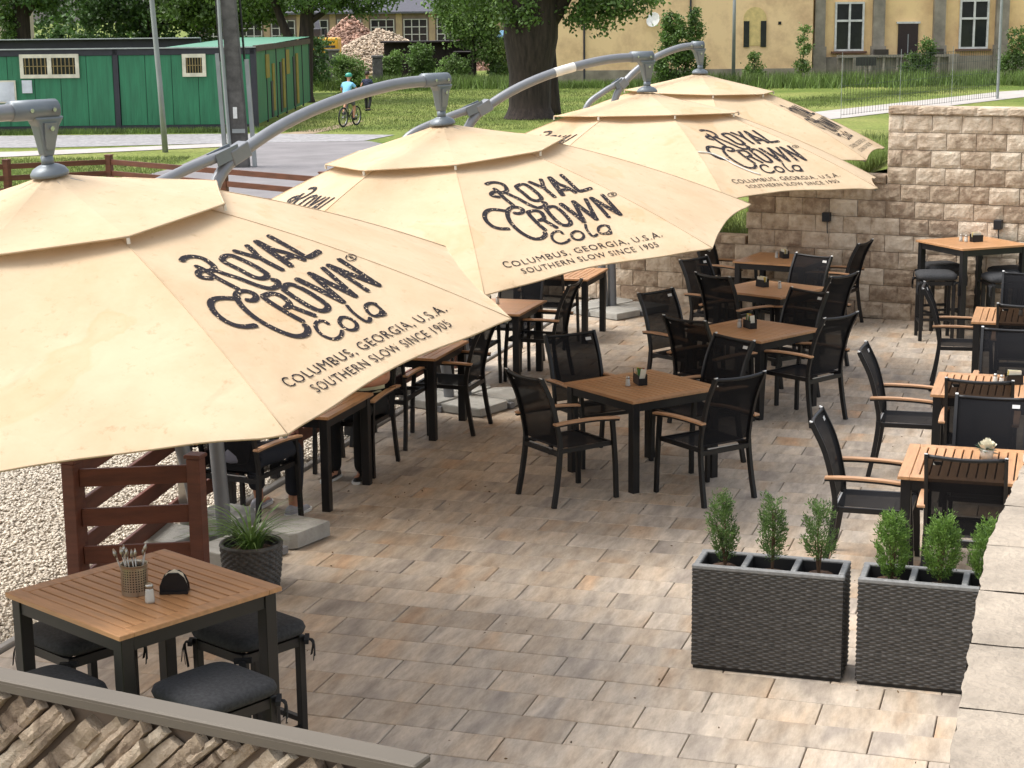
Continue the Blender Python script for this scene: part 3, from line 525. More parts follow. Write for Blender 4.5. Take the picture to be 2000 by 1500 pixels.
def umbrella(hub, ph, tx, ty, base, textpar, label, group, cord=False):
    hub = Vector(hub); B = Vector((base[0], base[1], 0)); t = thing('cantilever_parasol', label, 'parasol', B, 0, group)
    n = Vector((tx, ty, 1)).normalized(); ex = (Vector((1, 0, 0))-n*n.x).normalized(); ey = n.cross(ex); H0 = hub-B
    def pt(mid, w_, rho, dep): return H0+(ex*math.cos(mid)+ey*math.sin(mid))*rho+(-ex*math.sin(mid)+ey*math.cos(mid))*w_-n*dep
    for j in range(8):
        mid = ph-(j+.5)*PI/4; sd_ = j*1.7+hub.x
        def fn(u, v):
            uu = max(1e-4, min(1-1e-4, u)); rm = RIM-.05*math.sin(PI*u); rho = .42+(rm-.42)*v; w_ = (u-.5)*2*rho*TN; return pt(mid, w_, rho, usurf(w_, rho, sd_)-.0)
        pan = MB().grid(fn, 32, 40).build('canopy_panel', M_CANVAS, t, True)
        # hem along the rim
        rim = [Vector(fn(k/32, 1.0))-n*.004 for k in range(33)]; MB().tube(rim, .006, 5).build('hem', M_CANVAS, pan, True)
        # seam / rib pocket
        seam = [pt(mid, rho*TN, rho, udepth(rho)-.002) for rho in np.linspace(.5, RIM, 14)]; MB().tube(seam, .0025, 5).build('seam', M_CANVAS, pan, True)
        rib = [pt(mid, rho*TN, rho, udepth(rho)+.02) for rho in np.linspace(.1, RIM*.995, 8)]; MB().tube(rib, 1, flat=(.018, .028)).build('rib', M_ALU, t)
        if j % 2 == textpar:
            for nm, grp in PRINT:
                mb = MB()
                for v2, f2 in grp: mb.add([pt(mid, x, y, usurf(x, y, sd_)-.005) for x, y in v2], f2)
                o = mb.build(nm, M_INK, pan)
                if nm == 'small_print': o['kind'] = 'stuff'
        def vf(u, v): rho = .05+(VRIM-.004*math.sin(PI*u)-.05)*v; w_ = (u-.5)*2*rho*TN; return pt(mid, w_, rho, UDV*(rho/VRIM)**.92+.002*math.sin(PI*u)*v*v+.0025*math.sin(u*11+v*5+sd_)*(1-v))
        vp = MB().grid(vf, 10, 8).build('vent_panel', M_CANVAS, t, True)
        MB().tube([vf(k/10, 1.0) for k in range(11)], .006, 5).build('hem', M_CANVAS, vp, True)
        cpt = pt(mid, VRIM*TN, VRIM, UDV+.005); MB().tube([cpt, cpt-n*.03], .009, 6).build('vent_clip', mat('clip_white', S(214, 206, 190), .5), t)
    if cord:   # loose white tie lying on the lettered panel
        mid = ph-1.5*PI/4; q = [(-.62, 1.5), (-.5, 1.52), (-.42, 1.6), (-.38, 1.72), (-.3, 1.84), (-.24, 1.9)]; MB().tube(smooth_path([pt(mid, a, b, usurf(a, b, 1.7+hub.x)-.009) for a, b in q], 4), .006, 5).build('tie_cord', M_WHITE_C, t, True)
    # hub, bracket, arm
    hb = MB(); hb.lathe([(.1, -.012), (.1, .004), (.085, .026), (.055, .042), (.028, .05), (.028, .1)], 20); o = hb.build('hub_cap', M_ALUD, t, True); o.matrix_local = Matrix.Translation(H0) @ n.to_track_quat('Z', 'Y').to_matrix().to_4x4()
    hv = Vector((hub.x-B.x, hub.y-B.y, 0)); Ld = hv.length; dv_ = hv.normalized(); sx = Ld/2.338; zs = (hub.z+.33)/3.145
    def pl(s, z): return dv_*(s*sx)+Vector((0, 0, z*zs))
    apath = smooth_path([pl(*p) for p in ARM], 6); MB().tube(apath, list(np.interp([p.z for p in apath], [0, 1.2, 2.4, 4], [.054, .052, .043, .043])), 14).build('arm', M_ALU, t, True)
    if cord: MB().tube(apath[-12:-9], .0438, 14, False).build('sticker', M_WHITE_C, t, True)
    bp_ = smooth_path([pl(*p) for p in BRACE], 6); MB().tube(bp_, list(np.interp([p.z for p in bp_], [0, 1.2, 2.2, 4], [.05, .048, .036, .036])), 12).build('brace', M_ALU, t, True)
    e0 = apath[-1]; side = Vector((-dv_.y, dv_.x, 0)); br = MB()
    cl = pl(.16, 2.73); aa = math.atan2(dv_.y, dv_.x)
    MB().tube([pl(.14, 2.69), pl(.3, 2.755)], 1, flat=(.105, .11)).build('clamp', M_ALU, t, bevel=.01)
    for s_ in (-1, 1): MB().tube([pl(.0, 2.69)+side*s_*.042, pl(.2, 2.75)+side*s_*.042], 1, flat=(.008, .085)).build('clamp_plate', M_ALUD, t)
    sleeve = MB().tube([e0-dv_*.26*sx, e0+dv_*.015], .054, 14).build('sleeve', M_ALUD, t, True)
    for k in (.03, .17):
        for s_ in (-1, 1): c = e0-dv_*k+side*s_*.052; MB().tube([c, c+side*s_*.012], .011, 8).build('bolt', M_BOLT, sleeve)
    # hanging bracket: two cheeks and a core narrowing to the stem
    top = e0-dv_*.05; bot = H0+n*.09
    def sect(p, a, b): return [p+dv_*x*a+side*y*b for x, y in ((-1, -1), (1, -1), (1, 1), (-1, 1))]
    MB().loft([sect(top+Vector((0, 0, -.035)), .095, .045), sect(top.lerp(bot, .35), .065, .04), sect(top.lerp(bot, .75), .042, .034), sect(bot, .03, .03)]).build('bracket', M_ALUD, t, bevel=.012)
    for s_ in (-1, 1): MB().loft([sect(top.lerp(bot, .28)+side*s_*.046, .04, .006), sect(top.lerp(bot, .6)+side*s_*.04, .034, .006), sect(top.lerp(bot, .85)+side*s_*.036, .026, .005)]).build('bracket_cheek', M_ALU, t)
    c = top.lerp(bot, .4)-side*.052; MB().tube([c, c-side*.012], .013, 8).build('bolt', M_BOLT, t)
    MB().tube([H0+n*.04, bot], .034, 10).build('stem', M_ALUD, t, True)
    return t, B, dv_
M_SLAB = mat('base_slab_concrete', S(168, 166, 158), .85, var=.14, scale=5, bump=.35, bscale=40)
def base_slabs(t, dv_, spread=.25, rot=0., s=.23, hh=.085):
    a = math.atan2(dv_.y, dv_.x)+rot
    MB().box((0, 0, .03), (1.0, .07, .05), a).build('foot_bar', M_ALU, t); MB().box((0, 0, .032), (.07, 1.0, .05), a).build('foot_bar', M_ALU, t)
    for i, (sx, sy) in enumerate(((1, 1), (1, -1), (-1, 1), (-1, -1))):
        R = Matrix.Rotation(a, 3, 'Z'); ch = .1; poly = [(-s, -s), (s-ch if sx > 0 else s, -s), (s, -s+ch), (s, s), (-s+.04, s), (-s, s-.04)]
        mb = MB(); P = [R@Vector((x*1.0*sx+spread*sx, y*sy+spread*sy, 0)) for x, y in poly]
        if sx*sy < 0: P = P[::-1]
        mb.loft([[p+Vector((0, 0, .012)) for p in P], [p+Vector((0, 0, hh-.01)) for p in P], [(p-Vector((0, 0, 0)))*.985+(R@Vector((spread*sx, spread*sy, 0)))*.015+Vector((0, 0, hh)) for p in P]]); mb.build('base_slab', M_SLAB, t)
GU = 'cream cantilever parasols in a row'
t, B, dv_ = umbrella((-5.09, 8.135, 2.844), .916, -.0507, -.1215, (-5.95, 5.96), 1, 'nearest cream parasol, cut off by the left edge, with large dark lettering', GU); base_slabs(t, dv_)
t, B, dv_ = umbrella((-4.63, 12.97, 2.816), .4176, -.0698, -.0675, (-5.5, 10.8), 1, 'second nearest cream parasol, its curved pole beside the wicker pot', GU); base_slabs(t, dv_, .3, .12, .2, .12)
t, B, dv_ = umbrella((-3.943, 16.965, 2.886), .5061, -.021, .0348, (-5.35, 15.62), 1, 'third cream parasol from the front, its base on slabs by the left tables', GU, True); base_slabs(t, dv_, rot=.5)
t, B, dv_ = umbrella((-4.399, 21.788, 2.899), .3778, .0263, -.0049, (-5.3, 21.05), 0, 'farthest cream parasol, rising behind the others at the block wall', GU); base_slabs(t, dv_, rot=.4)
# ================================================================== furniture
M_BLACK = mat('black_powder_coat', (.009, .0085, .009), .45, .0, var=.2, scale=5, spec=.45)
M_WOOD = mat('table_wood', S(186, 139, 96), .42, var=.13, scale=3.5, stretch=(1.2, 9, 9), bump=.05, bscale=30, orand=.05)
M_ARM = mat('arm_wood', S(192, 148, 110), .45, var=.15, scale=4, stretch=(9, 1.2, 9)); M_GAP = mat('gap_black', (.006, .005, .004), .7)
M_CUSH = mat('cushion_grey', (.05, .051, .053), .9, var=.15, scale=60, bump=.3, bscale=300, spec=.2); M_TIE = mat('cushion_tie', (.012, .012, .013), .9)
M_WHITE = mat('label_white', S(228, 228, 224), .5); M_SILV = mat('silver_strip', S(200, 200, 200), .35, .6)
def sling_mat():
    m, N, L, P = node_mat('sling_mesh'); P.inputs['Base Color'].default_value = (.009, .009, .0105, 1); P.inputs['Roughness'].default_value = .8; P.inputs['Specular IOR Level'].default_value = .15
    tc = N.new('ShaderNodeTexCoord'); wv = N.new('ShaderNodeTexNoise'); wv.inputs['Scale'].default_value = 350; L.new(tc.outputs['Object'], wv.inputs['Vector']); b = N.new('ShaderNodeBump'); b.inputs['Strength'].default_value = .2; b.inputs['Distance'].default_value = .002; L.new(wv.outputs['Fac'], b.inputs['Height']); L.new(b.outputs[0], P.inputs['Normal'])
    tr = N.new('ShaderNodeBsdfTransparent'); mx = N.new('ShaderNodeMixShader'); mx.inputs[0].default_value = .06; L.new(P.outputs[0], mx.inputs[1]); L.new(tr.outputs[0], mx.inputs[2]); L.new(mx.outputs[0], N['Material Output'].inputs['Surface']); return m
M_SLING = sling_mat()
def make_chair(label, group):
    t = thing('patio_chair', label, 'chair', (0, 0, 0), 0, group)
    post = smooth_path([(0, -.3, 0), (0, -.262, .2), (0, -.235, .42), (0, -.245, .56), (0, -.305, .8), (0, -.4, 1.0)], 5); kk = next(i for i, p in enumerate(post) if p.z > .43)
    for s in (-1, 1):
        off = Vector((s*.235, 0, 0)); spl = lambda p: p+off+Vector((s*.012*max(0, .4-p.z)/.4, 0, 0))
        MB().tube([spl(p) for p in post[:kk+1]], 1, flat=(.028, .036), up=(0, 1, 0)).build('leg', M_BLACK, t)
        bp = MB().tube([spl(p) for p in post[kk:]], 1, flat=(.022, .034), up=(0, 1, 0)).build('back_post', M_BLACK, t)
        e = post[-1]+off; MB().box((e.x, e.y, e.z+.004), (.02, .026, .008), 0, -.4).build('end_cap', M_WHITE if s else M_BLACK, bp)
        MB().tube(smooth_path([(s*.255, .27, 0), (s*.25, .262, .3), (s*.25, .235, .625)], 4), 1, flat=(.028, .034), up=(0, 1, 0)).build('leg', M_BLACK, t)
        ap = [(s*.262, -.3, .645), (s*.265, -.15, .652), (s*.266, .08, .648), (s*.262, .285, .628)]
        arm = MB().tube(smooth_path(ap, 4), 1, flat=(.05, .017), up=(0, 0, 1)).build('armrest', M_ARM, t, bevel=.004)
        MB().tube([Vector(p)-Vector((0, 0, .017)) for p in smooth_path(ap, 4)], 1, flat=(.03, .012), up=(0, 0, 1)).build('arm_bar', M_BLACK, arm)
        MB().tube([(s*.226, -.235, .425), (s*.23, .25, .43)], 1, flat=(.024, .034), up=(0, 0, 1)).build('seat_rail', M_BLACK, t)
    def seatf(u, v):
        x = (u-.5)*.43; y = -.225+.47*v; z = .445-.016*math.sin(PI*u)*math.sin(PI*min(1, v*1.05)); z -= .03*max(0, (v-.9)/.1)**2; return (x, y, z)
    MB().grid(seatf, 10, 12).build('seat', M_SLING, t, True)
    bz = [p for p in post if p.z > .45]
    def backf(u, v):
        z = .465+(.99-.465)*v; y = np.interp(z, [p.z for p in post], [p.y for p in post]); return ((u-.5)*.452, y-.02*math.sin(PI*u)*(.55+.45*v)+.006, z-(.01*math.sin(PI*u) if v > .93 else 0))
    back = MB().grid(backf, 12, 16).build('backrest', M_SLING, t, True)
    tr = [Vector(backf(k/10, 1))+Vector((0, -.004, 0)) for k in range(11)]; MB().tube(tr, .013, 8).build('top_rail', M_BLACK, t, True)
    MB().tube([(-.225, -.238, .405), (.225, -.238, .405)], 1, flat=(.03, .035), up=(0, 0, 1)).build('rear_bar', M_BLACK, t)
    MB().tube([(-.17, -.236, .43), (.13, -.236, .43)], 1, flat=(.012, .006), up=(0, 0, 1)).build('strip', M_SILV, t)
    MB().tube([(-.23, .245, .425), (.23, .245, .425)], 1, flat=(.026, .03), up=(0, 0, 1)).build('front_bar', M_BLACK, t)
    p = Vector(backf(.13, .94)); MB().box((p.x, p.y+.012, p.z-.012), (.052, .003, .026), 0, .42).build('label_tag', M_WHITE, back)
    return t
GC = 'black mesh patio armchairs'
chair0 = None
def chair(x, y, ang, label):
    """ang = direction the sitter faces, degrees from +x"""
    global chair0
    if chair0 is None: chair0 = t = make_chair(label, GC)
    else: t = copy_tree(chair0); t['label'] = label
    t.location = (x, y, 0); t.rotation_euler = (0, 0, math.radians(ang-90)); return t
# slats shared
def make_table(label, h, group, name='patio_table', cat='table', size=.9):
    t = thing(name, label, cat, (0, 0, 0), 0, group); s = size/2; th = .022; bw = .075; z = h-th/2
    for sy in (-1, 1): MB().cbox((0, sy*(s-bw/2), z), (size, bw, th), .003).build('border_board', M_WOOD, t)
    for sx in (-1, 1): MB().cbox((sx*(s-bw/2), 0, z), (bw-.0, size-2*bw-.002, th), .003).build('border_board', M_WOOD, t)
    n = 13; pw = (size-2*bw)/n; me = MB().cbox((0, 0, 0), (size-2*bw-.002, pw-.0095, th), .002).mesh('slat', M_WOOD)
    for k in range(n): inst('slat', me, t, (0, -s+bw+pw*(k+.5), z-.0005))
    MB().box((0, 0, h-th-.022), (size-.12, size-.12, .012)).build('slat_gap_shade', M_GAP, t)  # near-black sheet added below the slats, painting the shade in their gaps
    lg = .065; q = s-.02-lg/2; lm = MB().cbox((0, 0, (h-th)/2), (lg, lg, h-th), .004).mesh('leg', M_BLACK)
    for sx in (-1, 1):
        for sy in (-1, 1): inst('leg', lm, t, (sx*q, sy*q, 0))
    for sy in (-1, 1): MB().box((0, sy*(q+.01), h-th-.036), (2*q-lg, .03, .07)).build('apron', M_BLACK, t); MB().box((sy*(q+.01), 0, h-th-.036), (.03, 2*q-lg, .07)).build('apron', M_BLACK, t)
    return t
GT = 'square wood topped patio tables'
tab0 = None; bar0 = None
def table(x, y, rot, label):
    global tab0
    if tab0 is None: tab0 = t = make_table(label, .735, GT)
    else: t = copy_tree(tab0); t['label'] = label
    t.location = (x, y, 0); t.rotation_euler = (0, 0, math.radians(rot)); return t
def bar_table(x, y, rot, label):
    global bar0
    if bar0 is None: bar0 = t = make_table(label, 1.05, 'bar height tables', 'bar_table')
    else: t = copy_tree(bar0); t['label'] = label
    t.location = (x, y, 0); t.rotation_euler = (0, 0, math.radians(rot)); return t
bar_table(-3.98, 6.93, -25.3, 'bar height slatted wood table in the left foreground with a cutlery tin')
bar_table(-1.0, 20.56, 39, 'bar height wood table at the right end of the block wall')
table(-3.15, 13.44, -38.2, 'square wood table in the middle of the terrace, nearest of the centre column'); table(-2.73, 16.15, -29, 'square wood table second in the centre column, half hidden by chairs')
table(-2.98, 18.66, -26, 'square wood table third in the centre column, before the block wall'); table(-3.22, 21.0, -12, 'square wood table pushed against the block wall under a box lamp')
table(-.49, 11.55, 90, 'slatted table behind the right planter with a white rose'); table(-.48, 14.1, 90, 'slatted table second from the front at the right edge'); table(-.36, 17.5, 90, 'slatted table third from the front at the right edge')
table(-5.57, 12.17, 90, 'table with two seated people under the nearest parasol'); table(-5.57, 14.5, 90, 'table in the left row just beyond the seated people'); table(-5.54, 16.87, 0, 'table in the left row under the second parasol tip'); table(-5.49, 19.29, 90, 'farthest table in the left row near the block wall')
CH = [(-3.55, 12.67, 50, 'black armchair at the nearer left side of the centre table'), (-2.55, 12.97, 141, 'black armchair at the nearer right side of the centre table'), (-3.66, 13.84, -45, 'black armchair behind the centre table on its left'), (-2.81, 13.94, 232, 'black armchair behind the centre table on its right'),
      (-2.2, 15.75, 150, 'black armchair at the nearer right of the second centre table'), (-2.97, 15.42, 62, 'black armchair at the nearer left of the second centre table'), (-3.41, 16.34, -31, 'black armchair at the far left of the second centre table'), (-2.56, 16.6, 234, 'black armchair at the far right of the second centre table'),
      (-2.48, 18.22, 152, 'black armchair at the nearer right of the third centre table'), (-3.21, 18.05, 58, 'black armchair at the nearer left of the third centre table'), (-3.51, 18.74, -26, 'black armchair at the far left of the third centre table'), (-2.82, 19.1, 242, 'black armchair at the far right of the third centre table'),
      (-2.6, 20.82, 167, 'black armchair right of the table against the block wall'), (-3.87, 21.08, -13, 'black armchair left of the table against the block wall'),
      (-1.12, 11.55, 0, 'black armchair seen side on, left of the table with the rose'), (-.5, 11.04, 90, 'black armchair seen from behind at the table with the rose'), (-.43, 12.03, -90, 'black armchair with white tag facing the table with the rose'),
      (-1.1, 14.08, 0, 'black armchair seen side on at the second right table'), (-.54, 13.39, 90, 'black armchair seen from behind at the second right table'), (-.39, 14.81, -90, 'black armchair facing the camera at the second right table'),
      (-.89, 17.5, 3, 'black armchair side on, beside the bar stool with hanging ties'), (-.32, 16.92, 90, 'black armchair seen from behind at the third right table'), (-.35, 18.19, -90, 'black armchair facing the camera at the third right table'),
      (-5.57, 11.3, 82, 'black armchair holding the person in dark cropped trousers'), (-5.45, 13.03, -90, 'black armchair holding the person in the cream shirt'),
      (-5.52, 13.98, 90, 'black armchair between the first and second left tables'), (-5.18, 14.58, 180, 'black armchair at the terrace side of the second left table'), (-5.05, 16.9, 180, 'black armchair at the terrace side of the third left table'),
      (-5.6, 16.3, 90, 'black armchair in front of the third left table'), (-5.5, 17.5, -90, 'black armchair behind the third left table'), (-5.45, 18.72, 90, 'black armchair in front of the farthest left table')]
for c in CH: chair(*c)
# bar stools
def make_stool(label):
    t = thing('bar_stool', label, 'stool', (0, 0, 0), 0, 'cushioned bar stools'); h = .68; q = .175
    lm = MB().cbox((0, 0, h/2), (.038, .038, h), .003).mesh('leg', M_BLACK)
    for sx in (-1, 1):
        for sy in (-1, 1): inst('leg', lm, t, (sx*q, sy*q, 0))
    for k in (-1, 1): MB().box((0, k*q, h-.03), (2*q-.038, .03, .045)).build('rail', M_BLACK, t); MB().box((k*q, 0, h-.03), (.03, 2*q-.038, .045)).build('rail', M_BLACK, t); MB().box((0, k*q, .24), (2*q-.038, .026, .026)).build('footrest', M_BLACK, t); MB().box((k*q, 0, .2), (.026, 2*q-.038, .026)).build('footrest', M_BLACK, t)
    def cf(r):   # rounded square ring
        return lambda a: (np.sign(math.cos(a))*abs(math.cos(a))**.35*r, np.sign(math.sin(a))*abs(math.sin(a))**.35*r)
    rings = []
    for r, z in ((.19, .0), (.214, .012), (.222, .036), (.214, .06), (.18, .078), (.1, .085), (.02, .087)):
        rings.append([Vector((*cf(r)(2*PI*k/40+.001), h+.002+z)) for k in range(40)])
    cu = MB().loft(rings).build('cushion', M_CUSH, t, True)
    r = random.Random(3)
    for sx in (-1, 1):
        for sy in (-1, 1):
            b = Vector((sx*(q+.024), sy*(q+.024), h-.02)); mb = MB()
            for k in range(3):
                d = Vector((sx*r.uniform(.2, 1), sy*r.uniform(.2, 1), 0)).normalized(); e = b+d*r.uniform(.02, .05)+Vector((0, 0, -r.uniform(.06, .15))); mb.tube(smooth_path([b, b+d*.035+Vector((0, 0, -.015)), e], 3), 1, flat=(.016, .003))
            mb.tube([b+Vector((-.03*sy, .03*sx, .0)), b+Vector((.03*sy, -.03*sx, -.005))], 1, flat=(.022, .022)); mb.build('tie', M_TIE, cu)
    return t
stool0 = None
def stool(x, y, rot, label):
    global stool0
    if stool0 is None: stool0 = t = make_stool(label)
    else: t = copy_tree(stool0); t['label'] = label
    t.location = (x, y, 0); t.rotation_euler = (0, 0, math.radians(rot))
stool(-3.5, 6.66, -25, 'grey cushioned stool in front of the near bar table, nearest the stone parapet'); stool(-3.7, 7.42, -25, 'grey cushioned stool under the right back side of the near bar table'); stool(-4.47, 7.15, -25, 'stool mostly hidden under the far left of the near bar table'); stool(-4.21, 6.42, -25, 'stool at the lower left corner whose cushion just shows above the parapet cap')
stool(-1.36, 20.15, 12, 'grey cushioned stool with hanging ties at the left of the wall bar table'); stool(-1.36, 20.86, 30, 'grey cushioned stool behind the left leg of the wall bar table'); stool(-.62, 20.14, 20, 'grey cushioned stool at the right front of the wall bar table'); stool(-.56, 20.68, 35, 'grey cushioned stool at the right back of the wall bar table')
# ---- table things
M_GLASS = mat('shaker_glass', S(215, 214, 205), .1, var=.02, alpha=.75); M_NAP = mat('napkin', S(232, 226, 205), .9); M_PEP = mat('pepper', S(66, 48, 36), .8); M_YEL = mat('sachet_yellow', S(214, 190, 70), .6); M_GRN = mat('sachet_green', S(70, 120, 60), .6); M_RED = mat('sachet_red', S(150, 60, 45), .6)
def caddy(x, y, z, rz, label, napk=True, salt=True):
    t = thing('napkin_caddy', label, 'caddy', (x, y, z), math.radians(rz), 'condiment sets on the tables')
    MB().box((0, 0, .004), (.13, .075, .008)).build('base', M_BLACK, t); MB().box((0, .034, .045), (.13, .006, .085)).build('side_plate', M_BLACK, t); MB().box((0, -.034, .04), (.13, .006, .075)).build('side_plate', M_BLACK, t); MB().box((-.062, 0, .03), (.006, .062, .05)).build('end_plate', M_BLACK, t); MB().box((.062, 0, .03), (.006, .062, .05)).build('end_plate', M_BLACK, t)
    r = random.Random(int(x*100))
    if napk:
        for k in range(4): MB().box((r.uniform(-.01, .01), -.018+k*.012, .062), (.1, .004, .09), 0, r.uniform(-.12, .12), r.uniform(-.1, .1)).build('napkin', M_NAP if k != 1 else M_YEL, t)
    else:
        for k in range(7): MB().box((-.045+k*.015, r.uniform(-.01, .01), .07+r.uniform(0, .02)), (.004, .045, .08), r.uniform(-.2, .2), r.uniform(-.2, .2)).build('sachet', [M_YEL, M_GRN, M_NAP, M_RED][k % 4], t)
    if salt: MB().tube([(-.1, -.03, .0), (-.1, -.03, .11), (-.1, .03, .11), (-.1, .03, .0)], .003, 5).build('wire_handle', M_BLACK, t)
def shaker(x, y, z, label, m, r=.02, h=.075):
    t = thing('shaker', label, 'shaker', (x, y, z), 0, 'salt and pepper shakers on the tables')
    MB().lathe([(r, 0), (r*1.02, h*.15), (r*.85, h*.7), (r*.7, h*.78)], 12).build('jar', M_GLASS, t, True); MB().lathe([(r*.76, 0.002), (r*.76, h*.45), (.003, h*.46)], 12).build('contents', m, t); MB().lathe([(r*.78, h*.78), (r*.8, h*.95), (r*.5, h*1.05), (.002, h*1.07)], 12).build('lid', M_STEEL, t, True)
ZT = .7365
caddy(-3.17, 13.46, ZT, -60, 'napkin and sachet caddy on the centre table', False); shaker(-3.25, 13.36, ZT, 'pepper shaker by the caddy on the centre table', M_PEP)
caddy(-2.77, 16.2, ZT, -50, 'sachet caddy on the second centre table', False); shaker(-2.87, 16.2, ZT, 'pepper shaker beside the caddy on the second centre table', M_PEP)
caddy(-3.08, 18.75, ZT, -40, 'napkin caddy on the third centre table', True, False); shaker(-2.88, 18.66, ZT, 'salt shaker standing alone on the third centre table', M_NAP)
caddy(-3.2, 21.05, ZT, -60, 'napkin caddy on the table against the block wall', True, False); shaker(-3.29, 21.03, ZT, 'salt shaker on the table against the block wall', M_NAP)
caddy(-.96, 20.6, 1.0515, 30, 'napkin caddy on the wall bar table', True, False); shaker(-1.07, 20.55, 1.0515, 'salt shaker on the wall bar table', M_NAP); shaker(-1.13, 20.6, 1.0515, 'pepper shaker on the wall bar table', M_PEP)
caddy(-.33, 14.2, ZT, 20, 'napkin caddy on the second right table', True, False); shaker(-.47, 14.18, ZT, 'salt shaker on the second right table', M_NAP); shaker(-.42, 14.14, ZT, 'pepper shaker on the second right table', M_PEP)
shaker(-.37, 17.5, ZT, 'pepper shaker on the third right table', M_PEP); caddy(-.22, 17.5, ZT, 30, 'napkin caddy on the third right table', True, False)
shaker(-.17, 11.66, ZT, 'salt shaker on the table with the rose', M_NAP); shaker(-.12, 11.72, ZT, 'pepper shaker on the table with the rose', M_PEP)
caddy(-5.62, 16.92, ZT, 10, 'napkin caddy on the third left table', True, False); shaker(-5.5, 16.98, ZT, 'pepper shaker on the third left table', M_PEP)
# rose in a pot
t = thing('rose_pot', 'small glass pot with a white rose on the right table', 'flower', (-.42, 11.72, ZT)); MB().lathe([(.04, 0), (.048, .06), (.045, .062), (.036, .01)], 16).build('pot', M_GLASS, t, True)
M_ROSE = mat('rose_white', S(238, 232, 208), .7); M_LEAF = mat('rose_leaf', (.03, .075, .025), .5, var=.3)
mb = MB(); r = random.Random(2)
for k in range(14):
    a = k*2.4; rr = .008+.0028*k; tilt = .2+k*.07; mb.grid(lambda u, v: (math.cos(a+(u-.5)*1.6)*(rr+v*.016*tilt), math.sin(a+(u-.5)*1.6)*(rr+v*.016*tilt), .085+v*.05*(1-.04*k)-.0012*k), 6, 4)
mb.build('bloom', M_ROSE, t, True); mb = MB()
for k in range(16):
    a = r.uniform(0, 6.28); R0 = .02; L_ = r.uniform(.035, .07); zz = r.uniform(.045, .08); d = Vector((math.cos(a), math.sin(a), r.uniform(-.2, .4))); s_ = Vector((-math.sin(a), math.cos(a), 0)); b = Vector((0, 0, zz))+d*R0; mb.add([b, b+d*L_*.5+s_*.016, b+d*L_, b+d*L_*.5-s_*.016], [(0, 1, 2, 3)])
mb.tube([(0, 0, .01), (0, 0, .09)], .004, 5); mb.build('leaves', M_LEAF, t)
# cutlery tin, shaker and napkin holder on the near bar table
ZB = 1.0515; t = thing('cutlery_tin', 'perforated steel cutlery tin with spoons on the near bar table', 'cutlery holder', (-3.99, 6.87, ZB))
def tin_mat():
    m, N, L, P = node_mat('perforated_steel'); P.inputs['Metallic'].default_value = .85; P.inputs['Roughness'].default_value = .32; P.inputs['Base Color'].default_value = (*S(178, 168, 150), 1); return m
M_TIN = tin_mat(); mb = MB(); mb.lathe([(.06, 0), (.06, .003)], 32); rows_, cols_ = 9, 30
prof_r = .061
for i in range(rows_+1): mb.loft([[Vector((prof_r*math.cos(2*PI*k/32), prof_r*math.sin(2*PI*k/32), z)) for k in range(32)] for z in (.015+i*.0115, .015+i*.0115+.006)], False)
for k in range(cols_):
    a0, a1 = 2*PI*(k-.25)/cols_, 2*PI*(k+.25)/cols_; mb.add([(prof_r*math.cos(a), prof_r*math.sin(a), z) for z in (.015, .128) for a in (a0, a1)], [(0, 1, 3, 2)])
mb.lathe([(.061, 0), (.061, .017)], 32, caps=False); mb.lathe([(.061, .126), (.061, .14), (.064, .142), (.06, .142)], 32, caps=False); mb.build('tin', M_TIN, t, True)
MB().lathe([(.053, .004), (.053, .12)], 20).build('liner', M_GAP, t)
r = random.Random(9)
for k in range(9):
    a = r.uniform(0, 6.28); p0 = Vector((math.cos(a)*.03, math.sin(a)*.03, .03)); p1 = p0+Vector((math.cos(a)*.03+r.uniform(-.02, .02), math.sin(a)*.03, .13+r.uniform(0, .04))); sp = MB(); sp.tube([p0, p0.lerp(p1, .5), p1], [.5, .8, 1.2], flat=(.008, .002)); c = p1; sp.tube([p1, p1+(p1-p0).normalized()*.02, p1+(p1-p0).normalized()*.045], [.6, 1.4, .4], flat=(.02, .003)); sp.build('spoon' if k % 2 else 'fork', M_STEEL, t, True)
shaker(-3.86, 6.77, ZB, 'glass salt shaker in front of the cutlery tin', M_NAP, .022, .085)
t = thing('napkin_holder', 'black arched napkin holder right of the cutlery tin', 'napkin holder', (-3.82, 6.93, ZB), math.radians(20)); MB().box((0, 0, .006), (.13, .07, .012)).build('base', M_BLACK, t)
for s in (-1, 1): MB().loft([[Vector((x*.065, s*.022+q, z)) for x, z in ((-1, .01), (1, .01), (1, .035), (.75, .075), (.35, .098), (-.35, .098), (-.75, .075), (-1, .035))] for q in (-.003, .003)]).build('arch_plate', M_BLACK, t)
for k in range(5): MB().loft([[Vector((x*.055, -.014+k*.007+q, z)) for x, z in ((-1, .015), (1, .015), (1, .04), (.7, .085), (0, .105), (-.7, .085), (-1, .04))] for q in (-.002, .002)]).build('napkin', M_NAP, t)
